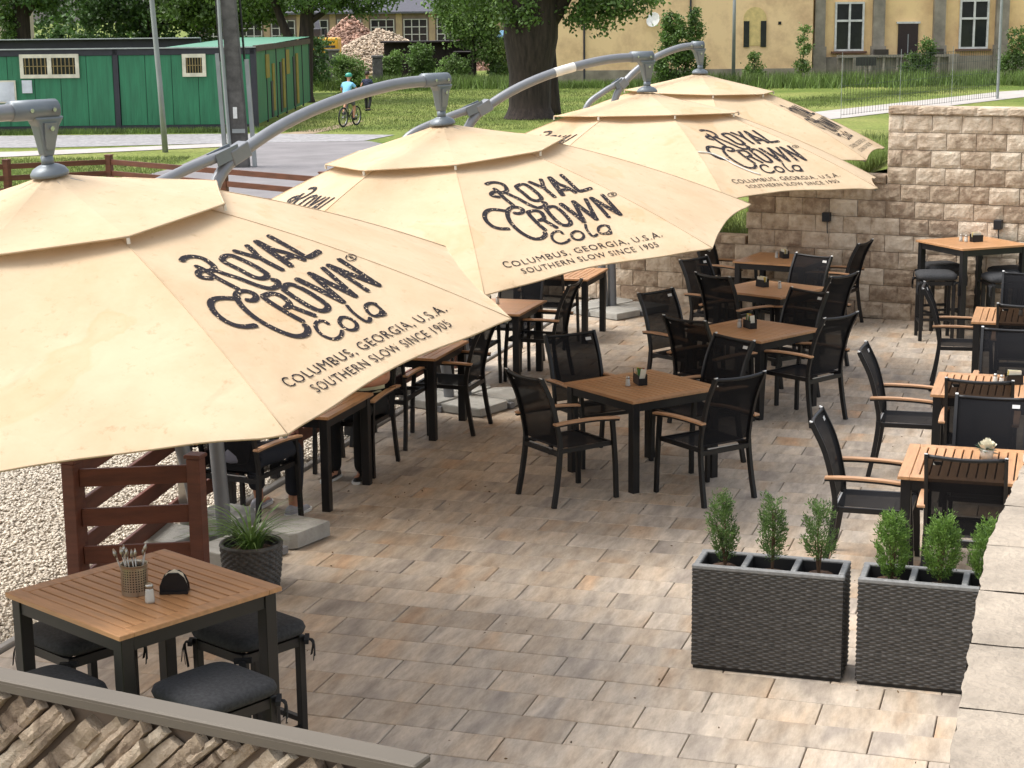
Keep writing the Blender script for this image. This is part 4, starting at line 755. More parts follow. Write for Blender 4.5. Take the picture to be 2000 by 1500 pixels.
# ================================================================== people
M_SKIN = mat('skin', S(196, 142, 112), .55, var=.06, scale=8); M_HAIR = mat('hair_dark', S(52, 38, 28), .7, var=.3, scale=20)
M_EYE = mat('eye', S(40, 30, 26), .2)
def skin(name, pts, edges, m, parent, sub=2, root=0):
    """pts: list of (xyz, radius or (rx,ry))"""
    me = bpy.data.meshes.new(name); me.from_pydata([p[0] for p in pts], edges, []); o = bpy.data.objects.new(name, me); COL.objects.link(o); o.parent = parent; me.materials.append(m)
    o.modifiers.new('skin', 'SKIN'); sv = me.skin_vertices[0].data
    for i, p in enumerate(pts): sv[i].radius = p[1] if isinstance(p[1], tuple) else (p[1], p[1]); sv[i].use_root = i == root
    s = o.modifiers.new('sub', 'SUBSURF'); s.levels = sub; s.render_levels = sub; o.modifiers['skin'].use_smooth_shade = True
    return o
def chain(n, start=0): return [(start+i, start+i+1) for i in range(n-1)]
def hand(parent, wrist, d, up, s=1., m=None):
    """palm and five bent fingers; d = pointing direction, up = back of the hand"""
    d = Vector(d).normalized(); up = Vector(up); side = d.cross(up).normalized(); up = side.cross(d).normalized(); wr = Vector(wrist); P = lambda a, b, c: tuple(wr+d*a*s+side*b*s+up*c*s)
    skin('palm', [(P(-.02, 0, 0), (.022*s, .018*s)), (P(.03, 0, 0), (.034*s, .014*s)), (P(.075, 0, 0), (.036*s, .012*s))], chain(3), m or M_SKIN, parent, 1)
    for k, (b, L_) in enumerate(((-.03, .06), (-.01, .072), (.01, .068), (.028, .052))): skin('finger', [(P(.065, b, 0), .009*s), (P(.08+L_*.45, b*1.1, .002), .0085*s), (P(.08+L_*.8, b*1.12, -.014), .008*s), (P(.08+L_, b*1.12, -.026), .007*s)], chain(4), m or M_SKIN, parent, 1)
    skin('thumb', [(P(.015, -.028, 0), .011*s), (P(.04, -.052, -.006), .01*s), (P(.068, -.06, -.014), .0085*s)], chain(3), m or M_SKIN, parent, 1)
def head(parent, c, r, look, hair=M_HAIR, long=False):
    """c = centre of the skull; look = facing direction (unit)"""
    c = Vector(c); f = Vector(look).normalized(); up = Vector((0, 0, 1)); s = f.cross(up).normalized()
    for k in (-1, 1):
        p = c+f*r*.86+s*k*r*.36+up*.0; mb = MB(); mb.lathe([(.001, -.011), (.009, -.006), (.011, 0), (.009, .006), (.001, .011)], 8, p); mb.build('eye', M_EYE, parent, True)
        q = c+s*k*r*.98-f*r*.05; mb = MB(); mb.loft([[q+f*math.cos(a*PI/4)*.022*z+up*math.sin(a*PI/4)*.034*z+s*k*o for a in range(8)] for z, o in ((.8, -.008), (1, .006), (.7, .014))]); mb.build('ear', M_SKIN, parent, True)
    n = c+f*r*.98-up*r*.2; MB().loft([[n+up*.035+s*x*.006+f*-.01 for x in (-1, 1, 0)], [n-up*.012+s*x*.016+f*(.02 if x == 0 else 0) for x in (-1, 1, 0)], [n-up*.02+s*x*.014-f*.012 for x in (-1, 1, 0)]]).build('nose', M_SKIN, parent, True)
    q = c+f*r*.9-up*r*.55; MB().tube([q-s*.024, q+f*.007, q+s*.024], [.003, .0055, .003], 6).build('mouth', mat('lip', S(168, 96, 84), .5), parent, True)
    if hair:
        bm = bmesh.new(); bmesh.ops.create_icosphere(bm, subdivisions=3, radius=1)
        for v in bm.verts:
            x, y, z = v.co; k = 1.1+.05*math.sin(x*19)*math.sin(y*17+z*13); p = Vector((x*r*.97*k, y*r*1.1*k, z*r*1.18*k)); 
            if y > .25 and z < .45: p.y = min(p.y, r*.55)
            if z < (-.75 if long else -.35): p.z = -r*(.9 if long else .45)
            v.co = c+s*p.x+f*(p.y-.012)+up*(p.z+.02)
        me = bpy.data.meshes.new('hair'); bm.to_mesh(me); bm.free(); me.materials.append(hair); me.polygons.foreach_set('use_smooth', [True]*len(me.polygons)); o = bpy.data.objects.new('hair', me); COL.objects.link(o); o.parent = parent
def seated(label, loc, ang, shirt, trousers, shoes, crop, knees, feet, armL, armR, sleeve=.5, hair=M_HAIR, ln=0.):
    """sitter faces local +y; knees/feet/arms given as (x,y,z) in local metres"""
    t = thing('person', label, 'person', loc, math.radians(ang-90)); pel, sp, ch, nk, hd = (0, -.12, .55), (0, -.15+ln*.4, .76), (0, -.13+ln, .98), (0, -.1+ln*1.3, 1.13), (0, -.07+ln*1.45, 1.24)
    pts = [(pel, (.12, .085)), (sp, (.1, .07)), (ch, (.105, .06)), (nk, .045), (hd, (.075, .09)), ((0, -.06+ln*1.45, 1.32), (.07, .085))]; E_ = chain(6)
    for s, k, ft in ((-1, knees[0], feet[0]), (1, knees[1], feet[1])):
        i = len(pts); an = Vector(ft); kv = Vector(k); pts += [((s*.1, -.08, .54), .07), (k, .058), (tuple(kv.lerp(an, .35)), .052), (tuple(an+Vector((0, 0, .07))), .036), (tuple(an+Vector((0, .02, .035))), .034), (tuple(an+Vector((s*.012, .15, .025))), .03)]; E_ += [(0, i)]+chain(6, i)
    for s, (el, wr) in ((-1, armL), (1, armR)):
        i = len(pts); pts += [((s*.18, -.13+ln, 1.06), .046), (el, .043), (wr, .029)]; E_ += [(2, i)]+chain(3, i)
    body = skin('body', pts, E_, M_SKIN, t)
    for s, (el, wr) in ((-1, armL), (1, armR)): hand(body, wr, Vector(wr)-Vector(el), (0, 0, 1))
    head(body, (0, -.065+ln*1.45, 1.275), .095, (0, 1, 0), hair)
    # clothing
    sp_ = [((0, -.12, .5), (.17, .13)), (pel, (.168, .128)), (sp, (.15, .122)), (ch, (.168, .118)), ((0, -.115+ln*1.15, 1.12), .075)]; se = chain(5)
    for s, (el, wr) in ((-1, armL), (1, armR)):
        i = len(sp_); a = Vector((s*.18, -.13+ln, 1.06)); sp_ += [(tuple(a), .068), (tuple(a.lerp(Vector(el), sleeve+.25)), .062)]; se += [(3, i), (i, i+1)]
    skin('shirt', sp_, se, shirt, t)
    tp = [((0, -.12, .56), (.165, .125))]; te = []
    for s, k, ft in ((-1, knees[0], feet[0]), (1, knees[1], feet[1])):
        i = len(tp); an = Vector(ft); kv = Vector(k); tp += [((s*.1, -.06, .545), .1), (k, .078), (tuple(kv.lerp(an, .45)), .072), (tuple(kv.lerp(an, crop)), .066)]; te += [(0, i)]+chain(4, i)
    skin('trousers', tp, te, trousers, t)
    for s, ft in ((-1, feet[0]), (1, feet[1])):
        an = Vector(ft); mb = MB()
        def ring(y, w_, z0, h): return [an+Vector((s*.01*(y+.08)*8+x*w_, y, z0+zz*h)) for x, zz in ((-1, 0), (1, 0), (1, .5), (.55, 1), (-.55, 1), (-1, .5))]
        mb.loft([ring(-.085, .028, .006, .05), ring(-.06, .038, 0, .085), ring(0, .04, 0, .085), ring(.06, .044, 0, .062), ring(.14, .042, 0, .05), ring(.185, .024, .004, .03)]); o = mb.build('shoe', shoes, t, True)
        sm = o.modifiers.new('sub', 'SUBSURF'); sm.levels = 1; sm.render_levels = 2
        MB().loft([[an+Vector((s*.01*(y+.08)*8+x*w_, y, z)) for y, w_ in ((-.095, .02), (-.06, .044), (.06, .05), (.15, .046), (.195, .02)) for x in (1,)]+[an+Vector((s*.01*(y+.08)*8-w_, y, z)) for y, w_ in ((.195, .02), (.15, .046), (.06, .05), (-.06, .044), (-.095, .02))] for z in (.0, .02)]).build('sole', M_WHITE, t)
    return t
M_SHIRTG = mat('shirt_greyblue', S(118, 118, 130), .85, var=.1, scale=9); M_NAVY = mat('trousers_navy', S(30, 34, 44), .85, var=.15); M_BLKT = mat('trousers_black', S(14, 14, 15), .85); M_SHOEG = mat('shoe_grey', S(168, 168, 176), .7, var=.12, scale=25); M_SHOEB = mat('shoe_black', S(16, 15, 15), .5); M_CREAM = mat('shirt_cream', S(226, 222, 180), .85, var=.06)
seated('person in dark cropped trousers and grey shoes sitting with back to the camera', (-5.57, 11.28, 0), 82, M_SHIRTG, M_NAVY, M_SHOEG, .72, ((-.16, .3, .54), (.2, .32, .54)), ((-.2, .42, 0), (.14, .36, 0)), ((-.27, .06, .86), (-.2, .34, .77)), ((.28, .06, .86), (.2, .4, .772)))
seated('person in cream shirt and black trousers leaning on the table', (-5.38, 13.02, 0), -90, M_CREAM, M_BLKT, M_SHOEB, .93, ((-.12, .32, .56), (.14, .32, .56)), ((-.1, .3, 0), (.12, .34, 0)), ((-.33, .3, .82), (-.06, .44, .778)), ((.28, .2, .84), (.1, .46, .778)), ln=.16)
# ---- child riding a bicycle away over the lawn
def bicycle(label, loc, rz, lean, m):
    t = thing('bicycle', label, 'bicycle', loc, rz); t.rotation_euler = (0, lean, rz); R_ = .31; wb = .98   # heads along local +y
    M_TYRE = mat('tyre', (.012, .012, .012), .8); M_RIM_ = mat('rim_alu', S(170, 170, 172), .3, .8)
    for y, nm in ((0, 'wheel'), (wb, 'wheel')):
        ty_ = MB().tube([(0, y+R_*math.cos(a*PI/16), R_+R_*math.sin(a*PI/16)) for a in range(33)], .026, 7, False).build(nm, M_TYRE, t, True)
        MB().tube([(0, y+(R_-.035)*math.cos(a*PI/16), R_+(R_-.035)*math.sin(a*PI/16)) for a in range(33)], .011, 6, False).build('rim', M_RIM_, ty_, True); MB().tube([(-.04, y, R_), (.04, y, R_)], .022, 8).build('hub', M_RIM_, ty_); mb = MB()
        for k in range(16): a = 2*PI*k/16; mb.tube([(.02*(-1)**k, y, R_), (0, y+(R_-.035)*math.cos(a), R_+(R_-.035)*math.sin(a))], .0025, 4)
        mb.build('spokes', M_RIM_, ty_)
    fr = MB(); bb, st_, hd_, hl = (0, .42, .29), (0, .3, .72), (0, .82, .78), (0, .86, .64)
    for a, b, r in ((bb, st_, .017), (bb, hl, .022), (st_, hd_, .018), (hd_, hl, .022), ((-.05, 0, R_), bb, .01), ((.05, 0, R_), bb, .01), ((-.05, 0, R_), st_, .009), ((.05, 0, R_), st_, .009), (hl, (-.05, wb, R_), .014), (hl, (.05, wb, R_), .014)): fr.tube([a, b], r, 7)
    fr.build('frame', m, t, True); MB().tube([st_, (0, .27, .85)], .013, 6).build('seat_post', M_RIM_, t)
    MB().loft([[Vector((x*w_, y, z)) for x, z in ((-1, .85), (1, .85), (.8, .885), (-.8, .885))] for y, w_ in ((.14, .03), (.17, .075), (.28, .05), (.4, .02))]).build('saddle', M_TYRE, t, bevel=.01)
    hbar = MB().tube(smooth_path([(-.3, .76, .98), (-.12, .83, .97), (.12, .83, .97), (.3, .76, .98)], 4), .012, 7).build('handlebar', M_TYRE, t, True); MB().tube([hd_, (0, .81, .96)], .014, 6).build('stem', M_TYRE, t)
    cr = MB().tube([(.05, .42+.09*math.cos(a*PI/8), .29+.09*math.sin(a*PI/8)) for a in range(17)], .008, 5, False).build('chainring', M_TYRE, t); MB().tube([(.07, .42, .29), (.08, .54, .2)], .01, 5).tube([(-.07, .42, .29), (-.08, .3, .38)], .01, 5).build('crank', M_RIM_, t); MB().box((.13, .54, .2), (.1, .07, .02)).build('pedal', M_TYRE, t); MB().box((-.13, .3, .38), (.1, .07, .02)).build('pedal', M_TYRE, t)
    return t
BK = st(-5.55, 59.6); BR = SA-math.radians(22)
bicycle('dark childs bicycle ridden away over the lawn behind the arm of a parasol', BK, BR, .04, mat('bike_frame', S(60, 60, 64), .4))
M_TEE = mat('tee_blue', S(128, 190, 224), .85, var=.05); M_HELM = mat('helmet_teal', S(60, 160, 140), .4); M_SHORT = mat('shorts_grey', S(92, 92, 96), .85)
t = thing('person', 'child in light blue shirt and teal helmet riding a bicycle', 'person', BK, BR); t.scale = (1.12, 1.04, 1.06)
pel, ch = (0, .28, .95), (0, .42, 1.28)
pts = [(pel, (.09, .075)), ((0, .33, 1.1), (.085, .06)), (ch, (.085, .05)), ((0, .47, 1.4), .038), ((0, .5, 1.5), (.065, .08)), ((0, .505, 1.56), .06)]; E_ = chain(6)
for s, kn, an in ((-1, (-.13, .52, .74), (-.13, .32, .42)), (1, (.13, .56, .6), (.13, .5, .24))): i = len(pts); pts += [((s*.08, .3, .92), .06), (kn, .05), (an, .033), ((an[0], an[1]+.12, an[2]-.01), .028)]; E_ += [(0, i)]+chain(4, i)
for s in (-1, 1): i = len(pts); pts += [((s*.15, .42, 1.31), .036), ((s*.28, .52, 1.12), .034), ((s*.29, .74, 1.0), .026)]; E_ += [(2, i)]+chain(3, i)
body = skin('body', pts, E_, M_SKIN, t); head(body, (0, .505, 1.53), .08, (0, 1, 0), None)
for s in (-1, 1): hand(body, (s*.29, .74, 1.0), (0, .6, -.3), (0, .3, 1), .7)
sp_ = [((0, .26, .93), (.135, .115)), (pel, (.135, .115)), ((0, .34, 1.12), (.13, .105)), (ch, (.142, .105)), ((0, .455, 1.37), .06)]; se = chain(5)
for s in (-1, 1): i = len(sp_); sp_ += [((s*.15, .42, 1.31), .058), ((s*.23, .48, 1.2), .055)]; se += [(3, i), (i, i+1)]
skin('shirt', sp_, se, M_TEE, t)
tp = [((0, .28, .93), (.1, .085))]; te = []
for s, kn in ((-1, (-.13, .5, .76)), (1, (.13, .54, .63))): i = len(tp); tp += [((s*.085, .34, .9), .075), (kn, .068)]; te += [(0, i), (i, i+1)]
skin('shorts', tp, te, M_SHORT, t)
for s, an in ((-1, (-.13, .36, .4)), (1, (.13, .54, .225))): MB().cbox((an[0], an[1]+.03, an[2]+.0), (.085, .22, .08), .02).build('shoe', M_SHOEB, t, bevel=.015)
MB().lathe([(.098, -.01), (.108, .03), (.1, .075), (.07, .105), (.02, .118)], 18, (0, .5, 1.54)).build('helmet', M_HELM, t, True); MB().tube([(-.095, .5, 1.56), (-.085, .53, 1.46), (0, .55, 1.42), (.085, .53, 1.46), (.095, .5, 1.56)], .006, 5).build('chin_strap', M_BLACK, t)
# ---- second child walking away
W2 = st(-5.45, 69.0); t = thing('person', 'child in dark checked shirt walking away over the lawn', 'person', W2, SA-.25); t.scale = (1.12, 1.12, 1.12)
M_CHK = mat('shirt_dark_check', S(70, 76, 104), .85, col2=S(28, 30, 48), scale=26, detail=0); M_DRK = mat('trousers_dark', S(44, 42, 42), .85)
pts = [((0, 0, .72), (.085, .07)), ((0, 0, .88), (.08, .055)), ((0, .01, 1.02), (.085, .05)), ((0, .02, 1.13), .04), ((0, .03, 1.23), (.065, .075)), ((0, .03, 1.29), .06)]; E_ = chain(6)
LEG = ((-1, (-.09, .12, .4), (-.09, .12, .07)), (1, (.09, .02, .4), (.09, -.16, .1)))
for s, kn, an in LEG: i = len(pts); pts += [((s*.07, 0, .7), .07), (kn, .048), (an, .033), ((an[0], an[1]+.12, .03), .028)]; E_ += [(0, i)]+chain(4, i)
for s, el, wr in ((-1, (-.2, -.06, .86), (-.2, .02, .68)), (1, (.2, .05, .86), (.2, .16, .72))): i = len(pts); pts += [((s*.14, 0, 1.05), .034), (el, .033), (wr, .024)]; E_ += [(2, i)]+chain(3, i)
body = skin('body', pts, E_, M_SKIN, t); head(body, (0, .035, 1.26), .08, (0, 1, 0), M_HAIR)
for s, el, wr in ((-1, (-.2, -.06, .86), (-.2, .02, .68)), (1, (.2, .05, .86), (.2, .16, .72))): hand(body, wr, Vector(wr)-Vector(el), (0, 1, .3), .65)
sp_ = [((0, 0, .66), (.135, .11)), ((0, 0, .74), (.13, .105)), ((0, 0, .9), (.125, .1)), ((0, .01, 1.03), (.136, .098)), ((0, .02, 1.11), .055)]; se = chain(5)
for s in (-1, 1): i = len(sp_); sp_ += [((s*.14, 0, 1.05), .055), ((s*.18, -.01, .93), .052)]; se += [(3, i), (i, i+1)]
skin('shirt', sp_, se, M_CHK, t); tp = [((0, 0, .7), (.12, .1))]; te = []
for s, kn, an in LEG: i = len(tp); tp += [((s*.07, 0, .68), .082), (kn, .062), (an, .05)]; te += [(0, i)]+chain(3, i)
skin('trousers', tp, te, M_DRK, t)
for s, kn, an in LEG: MB().cbox((an[0], an[1]+.04, an[2]-.03), (.08, .2, .07), .02).build('shoe', M_SHOEB, t, bevel=.015)
# ================================================================== street and park behind
def street_thing(name, label, cat, X, D, rz=0., z=0., group=None): return thing(name, label, cat, st(X, D, z), SA+rz, group)
def sheet(name, poly, z, m):
    mb = MB(); mb.add([st(x, d, z) for x, d in poly], [tuple(range(len(poly)))]); return tag(mb.build(name, m), kind='structure')
M_ASPH = mat('asphalt', S(126, 122, 122), .9, var=.12, scale=.8, bump=.3, bscale=20); M_WALK = mat('pale_path', S(172, 166, 160), .9, var=.08, scale=1.5); M_GREYG = mat('grey_gravel', S(150, 148, 148), .95, var=.2, scale=6, bump=.6, bscale=12)
M_DIRT = mat('dirt', S(150, 132, 104), .95, var=.2, scale=1.2)
sheet('gravel_yard', [(-20, 52.6), (-13.4, 52.3), (-8.4, 53.3), (-4.4, 53.6), (-3.6, 56.2), (-6.6, 57.2), (-9.1, 57.6), (-20, 57.9)], -.066, M_GREYG)
sheet('footpath', [(-22, 48.2), (-14, 48.7), (-8.3, 51.8), (-8.5, 53.2), (-14, 50.7), (-22, 50.2)], -.062, M_WALK)
sheet('road', [(-9.2, 40), (-8.4, 44.5), (-8.35, 51.2), (-8.0, 53.2), (-4.2, 53.4), (-2.4, 49), (-1.0, 42), (.6, 36), (-8.8, 36)], -.058, M_ASPH)
sheet('dirt_track', [(-7.4, 57.3), (-6.3, 57.3), (-5.6, 60.5), (-5.2, 64), (-5.5, 64), (-6.2, 60.5)], -.07, M_DIRT)
sheet('street', [(9.5, 60.2), (11.8, 62.6), (23, 77.5), (40, 88), (40, 95), (22.5, 81.5), (11.2, 66.2), (9, 63)], -.062, M_WALK)
# ---- grass blades and tall weeds
M_GBL = mat('grass_blade', (.19, .25, .06), .7, var=.35, scale=.5, orand=.3, transl=.25); M_WEED = mat('weed', (.15, .23, .05), .7, var=.35, scale=.8, orand=.35, transl=.25)
def blades(name, label, n, sampler, h0, h1, w_, m, seed, zf=None):
    rg = np.random.default_rng(seed); XD = sampler(rg, n); n = len(XD); P = np.array([st(a, b, 0) for a, b in XD]); P[:, 2] = -.08 if zf is None else [zf(p[0], p[1]) for p in P]
    a = rg.uniform(0, 6.28, n); h = rg.uniform(h0, h1, n); ln = rg.normal(0, .3, (n, 2))*h[:, None]; s = np.stack([np.cos(a), np.sin(a), np.zeros(n)], 1)*w_
    tip = P+np.stack([ln[:, 0], ln[:, 1], h], 1); V = np.stack([P-s, P+s, tip], 1).reshape(-1, 3); o = rawmesh(name, V, np.arange(3*n).reshape(-1, 3), m, None, False, 3); return tag(o, label, 'grass', kind='stuff')
def rect(x0, x1, d0, d1): return lambda rg, n: np.stack([rg.uniform(x0, x1, n), rg.uniform(d0, d1, n)], 1)
def clumps(cs):
    def f(rg, n):
        k = rg.integers(0, len(cs), n); c = np.array(cs)[k]; return np.stack([c[:, 0]+rg.normal(0, 1, n)*c[:, 2], c[:, 1]+rg.normal(0, 1, n)*c[:, 3]], 1)
    return f
blades('lawn_grass', 'short mown lawn behind the parasols', 42000, rect(-8.4, 6, 58.2, 90), .03, .09, .012, M_GBL, 1)
blades('verge_grass', 'short grass strip between the rail fence and the footpath', 26000, rect(-16, -8.6, 36.5, 48.3), .03, .09, .009, M_GBL, 2)
blades('verge_grass', 'grass fringe along the foot of the green cabins', 9000, clumps([(-18+k*1.2, 58.6, .7, .2) for k in range(9)]), .06, .22, .012, M_WEED, 3)
blades('tall_weeds', 'tall weeds in front of the rubble and sheds', 9000, clumps([(-9+k*.9, 92+1.0*math.sin(k), .5, 1.0) for k in range(12)]), .15, .8, .03, M_WEED, 4)
blades('tall_weeds', 'tall weeds along the foot of the yellow building', 13000, clumps([(7.5+k*.85+.5*math.sin(k*3), 89.5+1.2*math.sin(k*1.7), .45, .9) for k in range(23)]), .12, .85, .03, M_WEED, 5)
blades('tall_weeds', 'weeds along the left foot of the yellow building', 7000, clumps([(2.5+k*.8, 90.4, .6, .3) for k in range(10)]), .15, .5, .02, M_WEED, 15)
blades('lawn_grass', 'mown grass strip beside the rising street', 16000, clumps([(9+k*.9, 69+k*1.25, .8, 1.2) for k in range(16)]), .04, .13, .014, M_GBL, 6)
blades('bank_grass', 'green grass on the bank beside the tall wall end', 26000, lambda rg, n: np.array([(x*math.cos(SA)+y*math.sin(SA), -x*math.sin(SA)+y*math.cos(SA)) for x, y in zip(rg.uniform(-4.6, .6, n), 22.4+rg.uniform(0, 1, n)**1.4*20)]), .06, .26, .006, M_GBL, 7, lambda x, y: bankz(x, y)-.02)
# ---- trees and shrubs
M_BARK = mat('bark', S(58, 48, 42), .95, var=.3, scale=3, stretch=(3, 3, .5), bump=.9, bscale=9); M_LF_D = mat('leaf_dark', (.075, .15, .035), .55, var=.3, scale=1.2, orand=.4, transl=.3); M_LF_M = mat('leaf_mid', (.12, .21, .045), .55, var=.3, scale=1.2, orand=.4, transl=.35); M_LF_L = mat('leaf_light', (.18, .29, .07), .55, var=.3, scale=1.2, orand=.35, transl=.35); M_IVY = mat('leaf_ivy', (.03, .07, .02), .5, var=.3, scale=2, orand=.4, transl=.2)
def foliage(blobs, n, size, m, parent, seed, droop=0., clump=.28, per=34):
    """blobs: (x,y,z,rx,ry,rz) in parent space, filled with clumps of leaves"""
    rg = np.random.default_rng(seed); B = np.array(blobs, float); vol = np.prod(B[:, 3:], 1)**.67; nc = n//per; k = rg.choice(len(B), nc, p=vol/vol.sum()); d = rg.normal(size=(nc, 3)); d /= np.linalg.norm(d, axis=1, keepdims=True); rr = rg.uniform(.35, 1, nc)**.55*rg.uniform(.9, 1.08, nc); C = B[k, :3]+d*rr[:, None]*B[k, 3:]
    i = np.repeat(np.arange(nc), per); pos = C[i]+rg.normal(0, clump, (len(i), 3))*np.array([1, 1, .7])*rg.uniform(.4, 1.2, nc)[i][:, None]; dr = rg.normal(size=(len(i), 3)); dr[:, 2] -= droop
    V, F = leafcloud(len(i), pos, dr, rg.uniform(.7, 1.3, len(i))*size, rg.uniform(.28, .42, len(i))*size, rg); return rawmesh('crown', V, F, m, parent)
def tree(name, label, X, D, trunk, blobs, n, size, m, seed, limbs=(), droop=0., group=None, clump=.28, cat='tree'):
    t = street_thing(name, label, cat, X, D, group=group)
    mb = MB(); P = smooth_path([p[:3] for p in trunk], 4); rs = list(np.interp(np.linspace(0, len(trunk)-1, len(P)), range(len(trunk)), [p[3] for p in trunk])); mb.tube(P, rs, 12)
    tr = mb.build('trunk', M_BARK, t, True)
    for l in limbs:
        q = smooth_path([p[:3] for p in l], 4); r2 = list(np.interp(np.linspace(0, len(l)-1, len(q)), range(len(l)), [p[3] for p in l])); MB().tube(q, r2, 8).build('limb', M_BARK, t, True)
    foliage(blobs, n, size, m, t, seed, droop, clump); return t
GT_ = 'trees behind the green cabins'
tree('tree', 'ivy wrapped tree at the far left behind the green cabins', -21.6, 80, [(0, 0, -.1, .5), (0, 0, 3, .42), (.2, 0, 6, .3)], [(.3, -.5, 6.2, 3, 2.5, 2.4), (1.6, 0, 5.0, 1.8, 1.5, 1.0)], 9000, .2, M_LF_D, 31, [((0, 0, 3.5, .2), (1.2, 0, 5, .14), (2.2, 0, 6, .06))], group=GT_)
ivy = street_thing('ivy', 'bright ivy climbing the tree at the far left', 'plant', -21.7, 79.6); foliage([(-.3, -.1, 1.8+.45*k, .35, .3, .35) for k in range(9)], 5000, .13, M_LF_M, ivy, 77, clump=.12)
tree('tree', 'dark leafy tree behind the left green cabin', -17, 86, [(0, 0, -.1, .35), (.1, 0, 2.5, .3), (0, 0, 5, .22)], [(0, 0, 5.2, 3.4, 2.5, 2.3), (-1.8, -.3, 4.2, 1.8, 1.5, 1.1), (2, 0, 4.4, 1.8, 1.5, 1.3)], 15000, .2, M_LF_D, 32, [((0, 0, 2.6, .15), (-1.3, 0, 4, .08)), ((0, 0, 2.8, .15), (1.4, 0, 4.2, .08))], group=GT_)
tree('tree', 'broad leafy tree behind the middle of the green cabins', -12.9, 83, [(0, 0, -.1, .3), (.1, 0, 2.5, .26), (0, 0, 5, .2)], [(0, 0, 5, 2.9, 2.4, 2.1), (-1.6, 0, 4.2, 1.6, 1.3, 1.1), (1.5, -.3, 4.3, 1.6, 1.3, 1.1)], 14000, .2, M_LF_M, 33, [((0, 0, 2.6, .13), (-1.2, 0, 4, .07)), ((0, 0, 2.8, .13), (1.2, 0, 4, .07))], group=GT_)
tree('tree', 'forked tree standing at the corner of the green cabins', -8.95, 78.6, [(0, 0, -.1, .46), (0, 0, .4, .36), (.1, 0, 2.2, .33), (.2, 0, 3.6, .3), (.3, 0, 6, .2)], [(.4, 0, 5.4, 3.0, 2.4, 1.6), (-2.2, 0, 4.6, 1.6, 1.3, .8), (2.6, .3, 4.4, 1.7, 1.2, .8)], 12000, .18, M_LF_M, 34, [((-.1, 0, 1.9, .22), (-.75, 0, 3.0, .2), (-1.3, 0, 4.6, .14)), ((.2, 0, 3.3, .16), (1.6, 0, 4.2, .08))], .25)
tree('tree', 'massive dark trunked tree in the middle of the lawn', .75, 64.4, [(0, 0, -.12, 1.0), (.0, 0, .35, .76), (.02, 0, 1.5, .76), (.05, 0, 2.8, .98), (.1, 0, 4.2, .95), (.1, 0, 7, .7)], [(3.2, -.3, 4.2, 1.5, .9, .7), (2.2, -.2, 3.6, 1.0, .7, .5), (-2.2, -.2, 4.3, 1.6, .9, .6), (.6, -1.0, 4.9, 2.2, .8, .5), (-.5, -1.0, 3.75, .9, .4, .45)], 9000, .15, M_LF_M, 35, [((.3, 0, 2.9, .45), (1.2, 0, 4.2, .34), (2.0, 0, 6, .25)), ((-.3, 0, 3.0, .42), (-.9, 0, 4.4, .3), (-1.6, 0, 6, .2)), ((1.2, -.1, 4.2, .1), (2.4, -.2, 4.3, .07), (3.4, -.3, 4.0, .03)), ((-.9, -.1, 4.4, .1), (-2, -.2, 4.5, .05))], .5)
tree('tree', 'slim second trunk right behind the massive tree', 1.62, 66.9, [(0, 0, -.1, .34), (-.02, 0, 1.0, .26), (-.1, 0, 2.6, .22), (-.2, 0, 5, .16)], [(.0, 0, 5.6, 1.6, 1.2, .9)], 3000, .16, M_LF_D, 36)
tree('tree', 'bright green young tree left of the massive trunk', -1.9, 96, [(0, 0, -.1, .12), (.05, 0, 1.6, .1), (0, 0, 4, .06)], [(0, 0, 3.2, 1.5, 1.1, 1.4), (.9, -.2, 2.0, .9, .8, 1.0), (-1.0, 0, 3.8, .9, .8, .7), (1.0, 0, 4.0, 1.0, .8, .8)], 11000, .17, M_LF_L, 37, [((0, 0, 1.2, .06), (.7, 0, 2.2, .04))], .35)
def shrub(label, X, D, blobs, n, size, m, seed, name='shrub'):
    t = street_thing(name, label, 'shrub', X, D, group='shrubs and bushes in the park'); mb = MB(); r = random.Random(seed)
    for k in range(5): b = blobs[r.randrange(len(blobs))]; mb.tube(smooth_path([(r.uniform(-.15, .15), r.uniform(-.1, .1), -.1), (b[0]*.5, b[1]*.5, b[2]*.5), (b[0], b[1], b[2])], 3), .02, 5)
    mb.build('stems', M_BARK, t); foliage(blobs, n, size, m, t, seed, .1, .14); return t
shrub('round bush left of the grey concrete pillar on the lawn edge', -8.0, 90, [(0, 0, .9, .85, .7, .85), (.3, -.2, .5, .8, .6, .5), (-.4, 0, 1.3, .5, .4, .4)], 5200, .12, M_LF_L, 41)
shrub('bush growing up before the dark shed wall', -4.7, 97.5, [(0, 0, 1.3, .75, .6, .85), (.2, 0, .6, .8, .6, .6)], 4800, .12, M_LF_M, 42)
shrub('low bush between the grey pillar and the dark shed', -6.4, 96, [(0, 0, .8, .7, .5, .7), (.4, 0, 1.4, .3, .3, .35)], 3600, .12, M_LF_L, 43)
shrub('spreading bush at the right end of the dark shed', -2.9, 95.5, [(0, 0, .8, .85, .6, .7), (-.5, 0, .4, .6, .5, .4)], 4200, .12, M_LF_L, 44)
shrub('small bush beside the tree at the cabin corner', -9.9, 92, [(0, 0, .7, .7, .6, .7)], 3000, .12, M_LF_M, 45)
shrub('low bush left of the massive trunk', -.5, 95.5, [(0, 0, .6, .55, .5, .6), (.5, 0, .4, .4, .4, .4)], 2600, .12, M_LF_M, 46)
shrub('large dark shrub against the yellow building', 8.35, 88, [(0, 0, 1.0, 1.35, .8, 1.0), (-.1, 0, 2.1, .95, .7, .9), (-.3, 0, 3.1, .5, .4, .5), (.8, 0, 3.0, .3, .3, .9)], 12000, .13, M_LF_M, 47)
